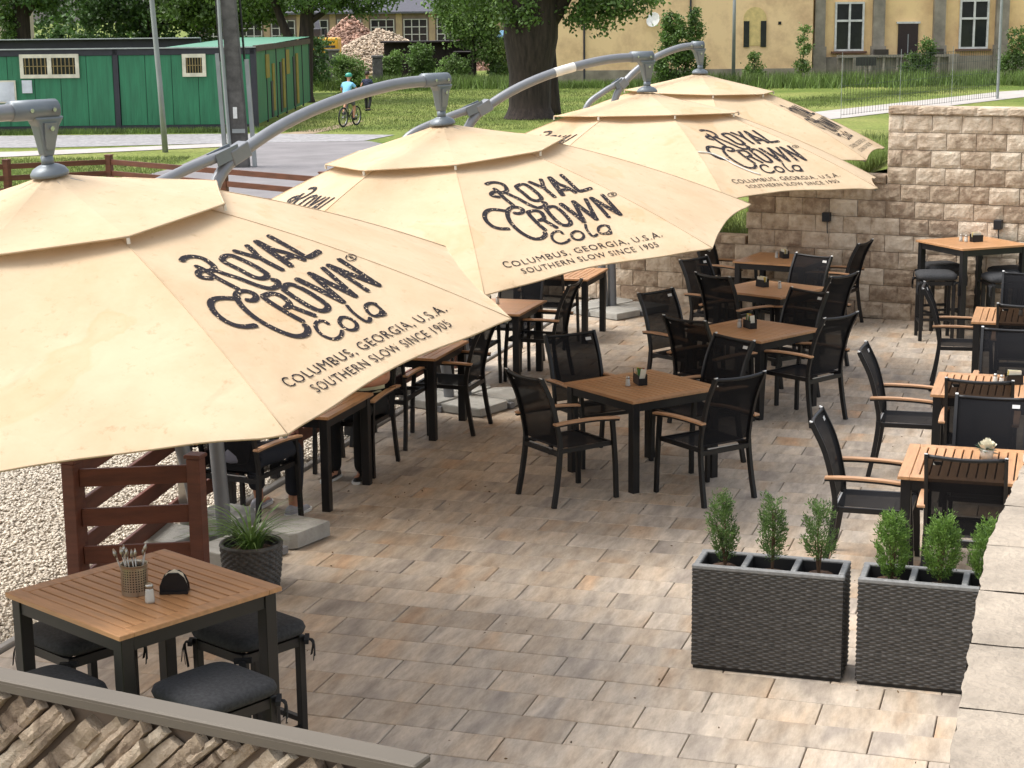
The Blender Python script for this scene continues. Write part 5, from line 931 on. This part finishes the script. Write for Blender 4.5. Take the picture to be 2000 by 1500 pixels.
shrub('slim sapling before the yellow wall left of the pilasters', 15.2, 93, [(0, 0, .8, .35, .3, .6), (.1, 0, 1.9, .3, .3, .6), (.1, 0, 2.8, .25, .2, .35)], 1500, .12, M_LF_L, 48)
shrub('low bush at the foot of the yellow wall', 12.6, 92.5, [(0, 0, .6, .45, .4, .5), (.1, 0, 1.3, .25, .2, .25)], 1600, .12, M_LF_L, 49)
shrub('bush growing by the dark door of the yellow building', 20.9, 92, [(0, 0, .7, .8, .5, .7), (.5, 0, 1.6, .4, .3, .55)], 3400, .12, M_LF_M, 50)
shrub('climbing bush at the right corner of the yellow building', 25.9, 92, [(0, 0, .8, .8, .5, .8), (.2, 0, 2.0, .5, .4, .7)], 3600, .12, M_LF_M, 51)
shrub('dark low shrubs on the bank behind the low wall', 1.9, 24.6, [(0, 0, .95, .4, .3, .2), (-.5, .1, .9, .35, .3, .18)], 2600, .05, M_LF_D, 52)
shrub('tall dark hedge behind the left part of the green cabins', -19, 85, [(-3.5+k*1.3, .3*math.sin(k*2), 1.7, .9, .6, 1.5+.3*math.sin(k)) for k in range(7)], 12000, .17, M_LF_D, 53, 'hedge')
shrub('tall dark hedge behind the right part of the green cabins', -12, 87, [(-2.6+k*1.3, .3*math.sin(k*2), 1.7, .9, .6, 1.4+.3*math.cos(k)) for k in range(5)], 8000, .17, M_LF_D, 54, 'hedge')
# ---- green cabins
M_GRNP = mat('green_panel', S(46, 120, 84), .55, var=.14, scale=1.2, stretch=(4, 4, .6)); M_GRNR = mat('green_roof', S(80, 134, 108), .6, var=.1, scale=.8); M_CFR = mat('cabin_frame', S(46, 46, 54), .5, var=.1); M_WINF = mat('window_cream', S(214, 208, 186), .6); M_DGL = mat('dark_glass', (.02, .022, .025), .12, spec=.6); M_BAR = mat('bar_yellow', S(132, 114, 72), .5); M_NOTE = mat('notice_paper', S(206, 210, 216), .6, var=.12, scale=2.5); M_OCH = mat('ochre_paint', S(150, 132, 48), .65, var=.15, scale=3)
cb = street_thing('site_cabin', 'long green panelled cabin block with black frame and barred windows', 'cabin', -8.42, 59.3); CL, CHt, CD = 12.0, 2.62, 16.2   # local x runs 0..-CL
xs = [0, -.95, -1.85, -2.75, -3.6, -4.45]
def vpanels(x0, x1, z0, z1):
    w_ = x1-x0; n_ = max(2, int(round(w_/.16))); mb = MB(); pts = []
    for k in range(n_): a = x0+w_*k/n_; pts += [(a, 0), (a+w_/n_*.1, -.005), (a+w_/n_*.9, -.005)]
    pts.append((x1, 0)); vs_ = [(x, y, z) for z in (z0, z1) for x, y in pts]; m_ = len(pts); mb.add(vs_, [(i, i+1, m_+i+1, m_+i) for i in range(m_-1)]); return mb
k = 0
for mod in range(3):
    x1 = -.1-mod*4.55
    for j in range(5): vpanels(x1-.87*(j+1)+.008, x1-.87*j-.008, .14, CHt-.2).build('wall_panel', M_GRNP, cb)
    MB().box((x1-4.45, .02, CHt/2), (.17, .12, CHt-.02)).build('frame_post', M_CFR, cb)
MB().box((0, .02, CHt/2), (.2, .12, CHt-.02)).build('frame_post', M_CFR, cb); MB().box((-6.9, .03, CHt-.09), (13.9, .14, .2)).build('top_beam', M_CFR, cb); MB().box((-6.9, .03, .05), (13.9, .12, .16)).build('base_beam', M_CFR, cb); MB().box((-6.9, -.02, CHt+.03), (14, .2, .035)).build('roof_edge', mat('zinc', S(170, 176, 172), .5, .3), cb)
MB().box((-6.9, .5, CHt/2), (13.6, .8, CHt-.1)).build('core', M_CFR, cb)
MB().add([(.12, 0, CHt+.05), (.12, CD, CHt+.16), (-2.9, CD, CHt+.16), (-2.9, 0, CHt+.05)], [(0, 1, 2, 3)]).build('roof', M_GRNR, cb); MB().box((-8.2, 7, CHt+.05), (10.6, .3, .4)).build('rear_beam', M_CFR, cb); MB().box((-8.2, 6.8, CHt+.27), (10.6, .5, .03)).build('rear_edge', mat('zinc', S(170, 176, 172), .5, .3), cb)
for kx, (d0, d1) in enumerate(((.1, 2.6), (2.7, 5.3), (5.4, 8), (8.1, 10.7), (10.8, 13.4), (13.5, 16))):
    MB().box((.03, (d0+d1)/2, CHt/2), (.05, d1-d0, CHt-.25)).build('side_panel', M_GRNP, cb); MB().box((.05, d1+.05, CHt/2), (.06, .1, CHt-.1)).build('frame_post', M_CFR, cb)
for d, z0, z1, w_, m_ in ((2.9, 1.55, 2.35, .9, M_OCH), (4.4, .35, 2.0, .6, M_OCH), (7.3, .3, 2.1, .6, M_OCH), (8.6, 1.5, 2.4, 1.0, M_OCH), (11.6, .25, 2.2, .7, M_OCH), (3.9, .15, 1.4, .5, M_CFR), (6.5, .2, 2.0, .5, M_CFR), (10.6, .2, 2.1, .6, M_CFR)): MB().box((.075, d, (z0+z1)/2), (.03, w_, z1-z0)).build('side_board', m_, cb)
MB().box((.06, CD/2, CHt-.02), (.12, CD, .2)).build('side_beam', mat('timber_grey', S(88, 74, 62), .9, var=.2), cb)
def barred_window(x, z, w_, h, panes):
    f = MB()
    for sz in (-1, 1): f.box((x, -.05, z+sz*(h/2-.06)), (w_, .07, .12))
    for sx in (-1, 1): f.box((x+sx*(w_/2-.06), -.05, z), (.12, .07, h-.24))
    if panes == 2: f.box((x, -.05, z), (.14, .068, h-.24))
    wo = f.build('window', M_WINF, cb)
    MB().box((x, -.02, z), (w_-.2, .02, h-.2)).build('pane', M_DGL, wo); br_ = MB()
    for p in range(panes):
        cx = x+(0 if panes == 1 else (-.25+.5*p)*(w_-.1)); bw = (w_-.24)/panes-(.07 if panes == 2 else 0)
        for q_ in range(6): br_.box((cx-bw/2+bw*(q_+.5)/6, -.075, z), (.028, .02, h-.24))
        br_.box((cx, -.078, z), (bw, .02, .025))
    br_.build('bars', M_BAR, wo)
barred_window(-6.72, 2.1, 1.95, .78, 2); barred_window(-1.95, 2.08, .78, .74, 1)
nb = MB().box((-8.62, -.06, 1.28), (1.5, .06, .74)).build('notice_board', M_WINF, cb); MB().box((-8.62, -.094, 1.28), (1.4, .01, .64)).build('paper', M_NOTE, nb); MB().box((-7.5, -.05, 1.44), (.33, .04, .42)).build('notice_board', M_NOTE, cb)
# ---- poles
M_GALV = mat('galvanised', S(150, 154, 154), .5, .4, var=.08, scale=3); M_CONC = mat('pole_concrete', S(98, 95, 92), .9, var=.25, scale=4, bump=.4, bscale=15)
t = street_thing('lamp_post', 'slim grey lamp post in front of the green cabins', 'lamp post', -9.67, 50.0); MB().tube([(0, 0, -.1), (-.06, 0, 1.8), (-.17, 0, 4.2), (-.3, 0, 8)], [.085, .075, .07, .055], 10).build('pole', M_GALV, t, True); MB().tube([(-.3, 0, 7.98), (-.1, -.3, 8.2), (.1, -.9, 8.3)], .035, 8).build('bracket', M_GALV, t); MB().box((.12, -1.1, 8.28), (.2, .5, .1)).build('lantern', M_GALV, t)
t = street_thing('lamp_post', 'thin grey post in front of the yellow building, left of the arch', 'lamp post', 11.4, 91); MB().tube([(0, 0, -.1), (0, 0, 7.5)], [.1, .07], 10).build('pole', M_GALV, t, True); MB().box((0, -.3, 7.5), (.2, .6, .1)).build('lantern', M_GALV, t)
t = street_thing('utility_pole', 'square concrete utility pole flanked by grey metal channels', 'pole', -6.75, 44.6); MB().loft([[Vector((x*a+o, y*a, z)) for x, y in ((-1, -1), (1, -1), (1, 1), (-1, 1))] for a, z, o in ((.2, -.1, .02), (.17, 4.5, -.15), (.15, 8, -.27))]).build('pole', M_CONC, t, bevel=.02)
for sx in (-1, 1): MB().tube([(sx*.36, -.05, -.05), (sx*.36-.1, -.05, 2.75 if sx < 0 else 2.6)], 1, flat=(.1, .12), up=(0, 1, 0)).build('channel', M_GALV, t); MB().tube([(sx*.3-.09, -.06, 2.55), (sx*.27-.28, -.06, 8)], .03, 6).build('cable', M_BLACK, t)
MB().tube([(-.2, -.24, 0), (-.33, -.24, 3.2), (-.36, -.23, 4.8)], .05, 6).build('conduit', M_GALV, t); MB().box((-.05, -.255, 1.3), (.1, .015, .28)).build('label_plate', M_WHITE, t); MB().box((.02, -.26, .85), (.32, .03, .1)).build('clamp_band', M_GALV, t)
# ---- old yellow building
def plaster(name, c, c2):
    m, N, L, P = node_mat(name); ge = N.new('ShaderNodeNewGeometry'); n1 = N.new('ShaderNodeTexNoise'); n1.inputs['Scale'].default_value = .55; n1.inputs['Detail'].default_value = 9; n1.inputs['Roughness'].default_value = .7; L.new(ge.outputs['Position'], n1.inputs['Vector'])
    r = N.new('ShaderNodeValToRGB'); e = r.color_ramp.elements; e[0].position = .34; e[0].color = (*c2, 1); e[1].position = .56; e[1].color = (*c, 1); L.new(n1.outputs['Fac'], r.inputs[0]); L.new(r.outputs[0], P.inputs['Base Color']); P.inputs['Roughness'].default_value = .95; return m
M_YEL_W = plaster('plaster_yellow', S(246, 212, 156), S(222, 184, 136)); M_BEI_W = plaster('plaster_beige', S(238, 206, 158), S(206, 172, 132)); M_STN = mat('grey_stone', S(146, 138, 124), .95, var=.2, scale=1.5, bump=.3, bscale=8); M_SILL = mat('sill_brown', S(108, 78, 62), .8); M_WHT = mat('paint_white', S(212, 212, 206), .6); M_TILE = mat('roof_tile', S(120, 72, 56), .8, var=.2)
yb = street_thing('old_building', 'faded yellow plaster building with grey pilasters and white windows', 'building', 0, 95); Y0 = 16.1
MB().box((9.1, 2.0, 3.6), (13.9, 4, 7.4)).build('wall', M_BEI_W, yb); MB().box((22.6, 2.4, 3.6), (13.0, 3.6, 7.4)).build('wall', M_YEL_W, yb); MB().box((9.1, -.04, .3), (13.95, .1, .7)).build('plinth', M_STN, yb); MB().box((22.6, .5, .55), (13.0, .3, 1.3)).build('plinth', M_STN, yb)
MB().loft([[Vector((x, y, z)) for x, y in ((1.8, -.5), (29.5, -.5), (29.5, 8), (1.8, 8))] for z in (7.3, 7.5)]+[[Vector((x, 3.8, 10)) for x in (3, 28, 28, 3)]]).build('roof', M_TILE, yb)
for a, b in ((16.2, 16.75), (19.3, 19.9), (22.5, 23.1), (25.8, 26.45)):
    MB().box(((a+b)/2, .42, 3.7), (b-a, .4, 7.2)).build('pilaster', M_STN, yb); MB().box(((a+b)/2, .38, .9), (b-a+.14, .5, 1.7)).build('pilaster_base', M_STN, yb)
def bwin(x0, x1, z0, z1):
    zc, xc = (z0+z1)/2, (x0+x1)/2; f = MB()
    for z in (z0+.05, z1-.05): f.box((xc, .52, z), (x1-x0, .14, .1))
    for x in (x0+.05, x1-.05): f.box((x, .52, zc), (.1, .14, z1-z0-.2))
    f.box((xc, .5, zc), (.1, .12, z1-z0-.2)); zt = z0+(z1-z0)*.62; f.box((xc, .49, zt), (x1-x0-.2, .13, .11)); wo = f.build('window', M_WHT, yb); MB().box((xc, .57, zc), (x1-x0-.1, .04, z1-z0-.1)).build('pane', M_DGL, wo); MB().box((xc, .46, z0-.06), (x1-x0+.3, .35, .1)).build('sill', M_SILL, wo)
bwin(17.3, 18.85, 1.5, 4.05); bwin(23.9, 25.45, 1.55, 4.1)
d = MB().box((21.2, .54, 2.08), (1.05, .14, 1.62)).build('door', mat('door_dark', S(44, 30, 26), .6), yb); MB().box((21.2, .49, 1.85), (.05, .05, 1.0)).build('door_bar', M_GALV, d); MB().box((21.2, .53, 2.95), (1.25, .16, .1)).build('lintel', M_WHT, d)
ar = MB(); ar.loft([[Vector((13.0+x, y, z)) for x, z in [(-.6, 1.85), (.6, 1.85)]+[(.6*math.cos(a*PI/8), 3.25+.6*math.sin(a*PI/8)) for a in range(9)]] for y in (-.03, .05)]); aw = ar.build('arch_niche', mat('niche_pale', S(216, 192, 130), .95), yb)
for x in (12.55, 13.45): MB().box((x, -.045, 2.45), (.3, .04, 1.35)).build('slit_window', M_DGL, aw)
for x, z0 in ((4.0, .1), (9.6, 2.4)): MB().tube([(x, -.08, z0), (x, -.08, 7.3)], .055, 8).build('downpipe', M_CFR, yb)
MB().box((14.3, -.01, 3.0), (.16, .05, .16)).build('vent_hole', M_DGL, yb)
# terrace balustrade in front of the door
bl = street_thing('balustrade', 'crumbling grey balustrade in front of the yellow building door', 'balustrade', 20.5, 94.6); MB().box((0, 0, 1.25), (6.4, .35, .12)).build('coping', M_STN, bl); MB().box((0, .15, .55), (6.3, .12, 1.2)).build('back_wall', M_STN, bl)
for k in range(9):
    x = -2.9+k*.72
    if k in (1, 5, 8): MB().box((x, -.05, .6), (.42, .35, 1.2)).build('pier', M_STN, bl)
    else: MB().lathe([(.1, 0), (.07, .2), (.12, .5), (.07, .9), (.1, 1.19)], 8, (x, -.05, 0)).build('baluster', M_STN, bl)
for x in (-.9, 2.0): MB().box((x, 0, 1.45), (.75, .3, .28)).build('urn_block', mat('dark_stone', S(66, 60, 54), .95), bl)
t = street_thing('sign_panel', 'small dark sign on a post before the balustrade', 'sign', 17.6, 88.5); MB().box((0, 0, .55), (.07, .07, 1.3)).build('post', M_STN, t); MB().box((0, -.05, 1.15), (1.0, .04, .42)).build('panel', mat('sign_dark', S(46, 44, 42), .7), t)
t = street_thing('satellite_dish', 'white satellite dish on the beige wall', 'dish', 7.65, 94.6, 0, 3.22)
MB().lathe([(.02, 0), (.2, .02), (.33, .06), (.4, .11), (.385, .115), (.32, .07), (.19, .035), (.02, .015)], 20).build('bowl', M_WHT, t, True).rotation_euler = (math.radians(72), 0, math.radians(-35)); MB().tube([(0, .05, 0), (0, .4, -.1)], .03, 6).build('arm', M_GALV, t); MB().tube([(0, 0, -.3), (-.2, -.4, -.05)], .015, 5).build('feed_arm', M_GALV, t)
# ---- mesh fence on the right
M_WIRE = mat('wire_green', S(48, 62, 50), .5, .3)
mf = street_thing('mesh_fence', 'thin wire mesh fence beside the rising street', 'fence', 11.6, 62.4); e1 = Vector((20.42-11.6, 74.75-62.4, 0)); Lf_ = e1.length
for k in range(4): p = e1*(k/3); MB().tube([p+Vector((0, 0, -.1)), p+Vector((0, 0, 2.2 if k < 3 else 4.6))], .01 if k < 3 else .06, 8).build('post', M_GALV, mf)
for k in range(3):
    mb = MB(); a, b = e1*(k/3), e1*((k+1)/3); n_ = 21
    for j in range(n_): p = a.lerp(b, j/n_); mb.tube([p+Vector((0, 0, .02)), p+Vector((0, 0, 2.0))], .006, 4, False)
    for z in (.05, .55, 1.05, 1.55, 2.0): mb.tube([a+Vector((0, 0, z)), b+Vector((0, 0, z))], .006, 4, False)
    mb.build('wire_panel', M_WIRE, mf)
t = street_thing('gate_post', 'dark grey post at the right edge by the street', 'post', 22.1, 75.5); MB().cbox((0, 0, 1.4), (.5, .5, 3.0), .04).build('shaft', M_LAMP, t); MB().cbox((0, 0, 2.95), (.56, .56, .1), .03).build('cap', M_LAMP, t)
t = street_thing('garden_post', 'rusty short post on the bank beside the tall wall end', 'post', 5.55, 24.6); MB().tube([(0, 0, .6), (0, 0, 2.25)], .02, 6).build('shaft', mat('rust', S(74, 52, 42), .9), t); MB().box((-.08, 0, 2.24), (.22, .05, .03)).build('top_bar', M_GALV, t)
# ---- works yard: hall, rubble, digger, sheds
hall = street_thing('industrial_hall', 'long old factory hall with tall paned windows behind the rubble', 'building', -13, 150); M_HALL = mat('hall_brick', S(128, 112, 102), .95, var=.2, scale=.8); M_HROOF = mat('hall_roof', S(82, 82, 90), .8, var=.1)
MB().box((0, 3, 1.85), (26, 6, 3.9)).build('wall', M_HALL, hall); MB().loft([[Vector((x, y, z)) for x, y in ((-13.4, -.6), (13.4, -.6), (13.4, 8), (-13.4, 8))] for z in (3.75, 3.9)]+[[Vector((x, y, 5.6)) for x, y in ((-13.4, 4), (13.4, 4), (13.4, 4.2), (-13.4, 4.2))]]).build('roof', M_HROOF, hall)
for k in range(9):
    x = -11.2+k*2.75; f = MB(); 
    for j in range(4): f.box((x-.95+j*.633, -.05, 2.35), (.08, .08, 1.9))
    for j in range(4): f.box((x, -.055, 1.43+j*.61), (1.98, .08, .07))
    wo = f.build('window', mat('frame_pale', S(186, 184, 178), .7), hall); MB().box((x, -.01, 2.35), (1.96, .04, 1.92)).build('pane', M_DGL, wo); MB().box((x+1.375, -.03, 1.9), (.5, .08, 3.7)).build('pier', plaster('pier_yellow%d' % k, S(172, 150, 120), S(150, 128, 104)) if k == 0 else MATS['pier_yellow0'], hall)
def heap(name, label, X, D, rx, ry, h, n, r0, r1, m, seed, m0):
    rg = np.random.default_rng(seed); c = np.array(st(X, D, 0)); mb = MB()
    def hz(u, v): d_ = math.hypot(u, v); return max(0, 1-d_)*h*(1+.12*math.sin(u*5+seed)*math.cos(v*4))
    mb.grid(lambda a, b: (c[0]+((a-.5)*2.2*rx*math.cos(SA)-(b-.5)*2.2*ry*math.sin(SA)), c[1]+((a-.5)*2.2*rx*math.sin(SA)+(b-.5)*2.2*ry*math.cos(SA)), hz((a-.5)*2.2, (b-.5)*2.2)-.1), 30, 30); core = mb.build(name, m0, None, True); tag(core, label, 'rubble', kind='stuff')
    a = rg.uniform(0, 6.28, n); d_ = np.sqrt(rg.uniform(0, 1, n)); uv = np.stack([np.cos(a)*d_, np.sin(a)*d_], 1)
    o = pebbles('chunks', n, lambda r_, k: np.stack([c[0]+uv[:, 0]*rx*math.cos(SA)-uv[:, 1]*ry*math.sin(SA), c[1]+uv[:, 0]*rx*math.sin(SA)+uv[:, 1]*ry*math.cos(SA)], 1), r0, r1, 0, m, seed, core)
    V = np.empty(len(o.data.vertices)*3, np.float32); o.data.vertices.foreach_get('co', V); V = V.reshape(-1, 6, 3); V[:, :, 2] += np.array([hz(*q) for q in uv], np.float32)[:, None]; o.data.vertices.foreach_set('co', V.ravel()); o.data.update(); tag(o, kind='stuff')
M_BRICK = mat('brick_rubble', S(172, 138, 120), .9, var=.2, scale=1., orand=.35); M_CRUB = mat('concrete_rubble', S(190, 172, 150), .9, var=.15, scale=1., orand=.35)
heap('rubble', 'pointed heap of pale concrete rubble behind the dark shed', -8.4, 117, 4.2, 4.5, 3.1, 3800, .06, .2, M_CRUB, 5, M_CRUB); heap('rubble', 'wide reddish heap of broken bricks behind the digger', -11.0, 126, 5.2, 4.5, 3.2, 4200, .06, .22, M_BRICK, 8, M_BRICK); heap('rubble', 'small brick heap right of the concrete rubble', -3.4, 122, 2.4, 2.4, 1.9, 1000, .06, .18, M_BRICK, 9, M_BRICK)
ex_ = street_thing('excavator', 'yellow excavator half hidden behind the bushes by the rubble', 'excavator', -11.35, 110); M_EXY = mat('digger_yellow', S(222, 164, 44), .5, var=.08); 
body_ = MB().cbox((0, 0, 1.85), (2.1, 2.2, .95), .08).build('body', M_EXY, ex_); MB().box((-.55, -1.115, 1.8), (.6, .01, .14)).box((.45, -1.115, 1.8), (.85, .01, .14)).build('marking', M_CFR, body_); MB().cbox((-.55, .3, 2.6), (.9, 1.2, .6), .06).build('cab', M_CFR, ex_); MB().tube(smooth_path([(-.3, 1.0, 2.0), (-.6, 2.6, 3.2), (-.9, 4.5, 2.9), (-1.0, 5.2, 1.6)], 4), 1, flat=(.3, .4)).build('boom', M_CFR, ex_); MB().tube([(.2, .2, 2.3), (.2, .2, 2.8)], .08, 8).build('exhaust', M_CFR, ex_)
for s in (-1, 1): MB().loft([[Vector((s*.95+q, y, z)) for y, z in ((-1.4, .5), (-1.1, .1), (1.1, .1), (1.4, .5), (1.1, .9), (-1.1, .9))] for q in (-.25, .25)]).build('track', M_CFR, ex_)
MB().cbox((0, 0, 1.12), (1.4, 1.4, .5), .05).build('turntable', M_CFR, ex_); MB().loft([[Vector((-1.0+q, y, z)) for y, z in ((4.8, 1.6), (5.6, 1.5), (5.5, .7), (4.9, .9))] for q in (-.5, .5)]).build('bucket', M_CFR, ex_)
for X_, D_, w_, h_, lab in ((-10.1, 103, .75, 1.7, 'grey concrete pillar under the yellow excavator'), (-6.75, 92.5, .5, 1.55, 'grey concrete pillar between two bushes on the lawn edge')):
    t = street_thing('concrete_pillar', lab, 'pillar', X_, D_); MB().cbox((0, 0, h_/2-.05), (w_, .5, h_), .04).build('shaft', M_CONC, t); MB().cbox((0, 0, h_), (w_+.1, .6, .12), .03).build('cap', M_CONC, t)
M_DSH = mat('shed_dark', S(38, 30, 28), .9, var=.25, scale=2)
def shed(label, X, D, w_, h, dp, roofm, slope=.0):
    t = street_thing('shed', label, 'shed', X, D); n_ = int(w_/.3)
    for k in range(n_): MB().box((-w_/2+w_*(k+.5)/n_, 0, h/2), (w_/n_-.02, .04, h)).build('board', M_DSH, t)
    MB().box((0, dp/2+.06, h/2), (w_-.05, dp, h-.04)).build('body', M_DSH, t); MB().box((0, dp/2-.1, h+.05), (w_+.3, dp+.5, .08), 0, slope).build('roof', roofm, t)
shed('long low dark board shed behind the bushes', -4.45, 100.3, 5.0, 2.1, 2, M_DSH); shed('small dark shed wing at the end of the long shed', -2.3, 98, 1.1, 1.55, 1.5, M_DSH); shed('dark shed with blue roof sheet left of the massive trunk', -.1, 97, 1.9, 2.5, 2, mat('blue_sheet', S(86, 136, 170), .6, var=.1), .12)
# ---- beige house at the far left
hs = street_thing('beige_house', 'plain beige house wall at the top left corner', 'house', -27.3, 88); M_BH = mat('house_beige', S(186, 172, 152), .9, var=.05, scale=.4)
MB().box((0, 3, 3), (5.2, 6, 7)).build('wall', M_BH, hs); MB().box((-.9, -.04, 2.0), (2.4, .1, .5)).build('dark_band', M_SILL, hs); MB().loft([[Vector((x, y, 6.5)) for x, y in ((-3, -.4), (3, -.4), (3, 7), (-3, 7))], [Vector((x, 3, 8.5)) for x in (-3, 3, 3, -3)]]).build('roof', M_TILE, hs)
for pts in ([(-3, -.12, 3.9), (0, -.12, 4.1), (2.6, -.12, 4.0)], [(-3, -.12, 2.9), (0, -.12, 3.5), (2.6, -.12, 4.4)]): MB().tube(smooth_path(pts, 4), .025, 5).build('wall_cable', M_CFR, hs)
# distant tree line closing the horizon
def treeline():
    t = tag(bpy.data.objects.new('distant_wood', None), 'far line of trees closing the horizon', 'wood', kind='stuff'); COL.objects.link(t)
    rg = np.random.default_rng(3); bl_ = []
    for k in range(46): X_ = -95+k*4.6+rg.uniform(-1, 1); D_ = 205+rg.uniform(-12, 12); x, y, z = st(X_, D_); bl_.append((x, y, rg.uniform(2, 5), 3.6, 3.6, rg.uniform(4, 6)))
    foliage(bl_, 52000, .55, M_LF_D, t, 4, 0, .6); 
treeline()
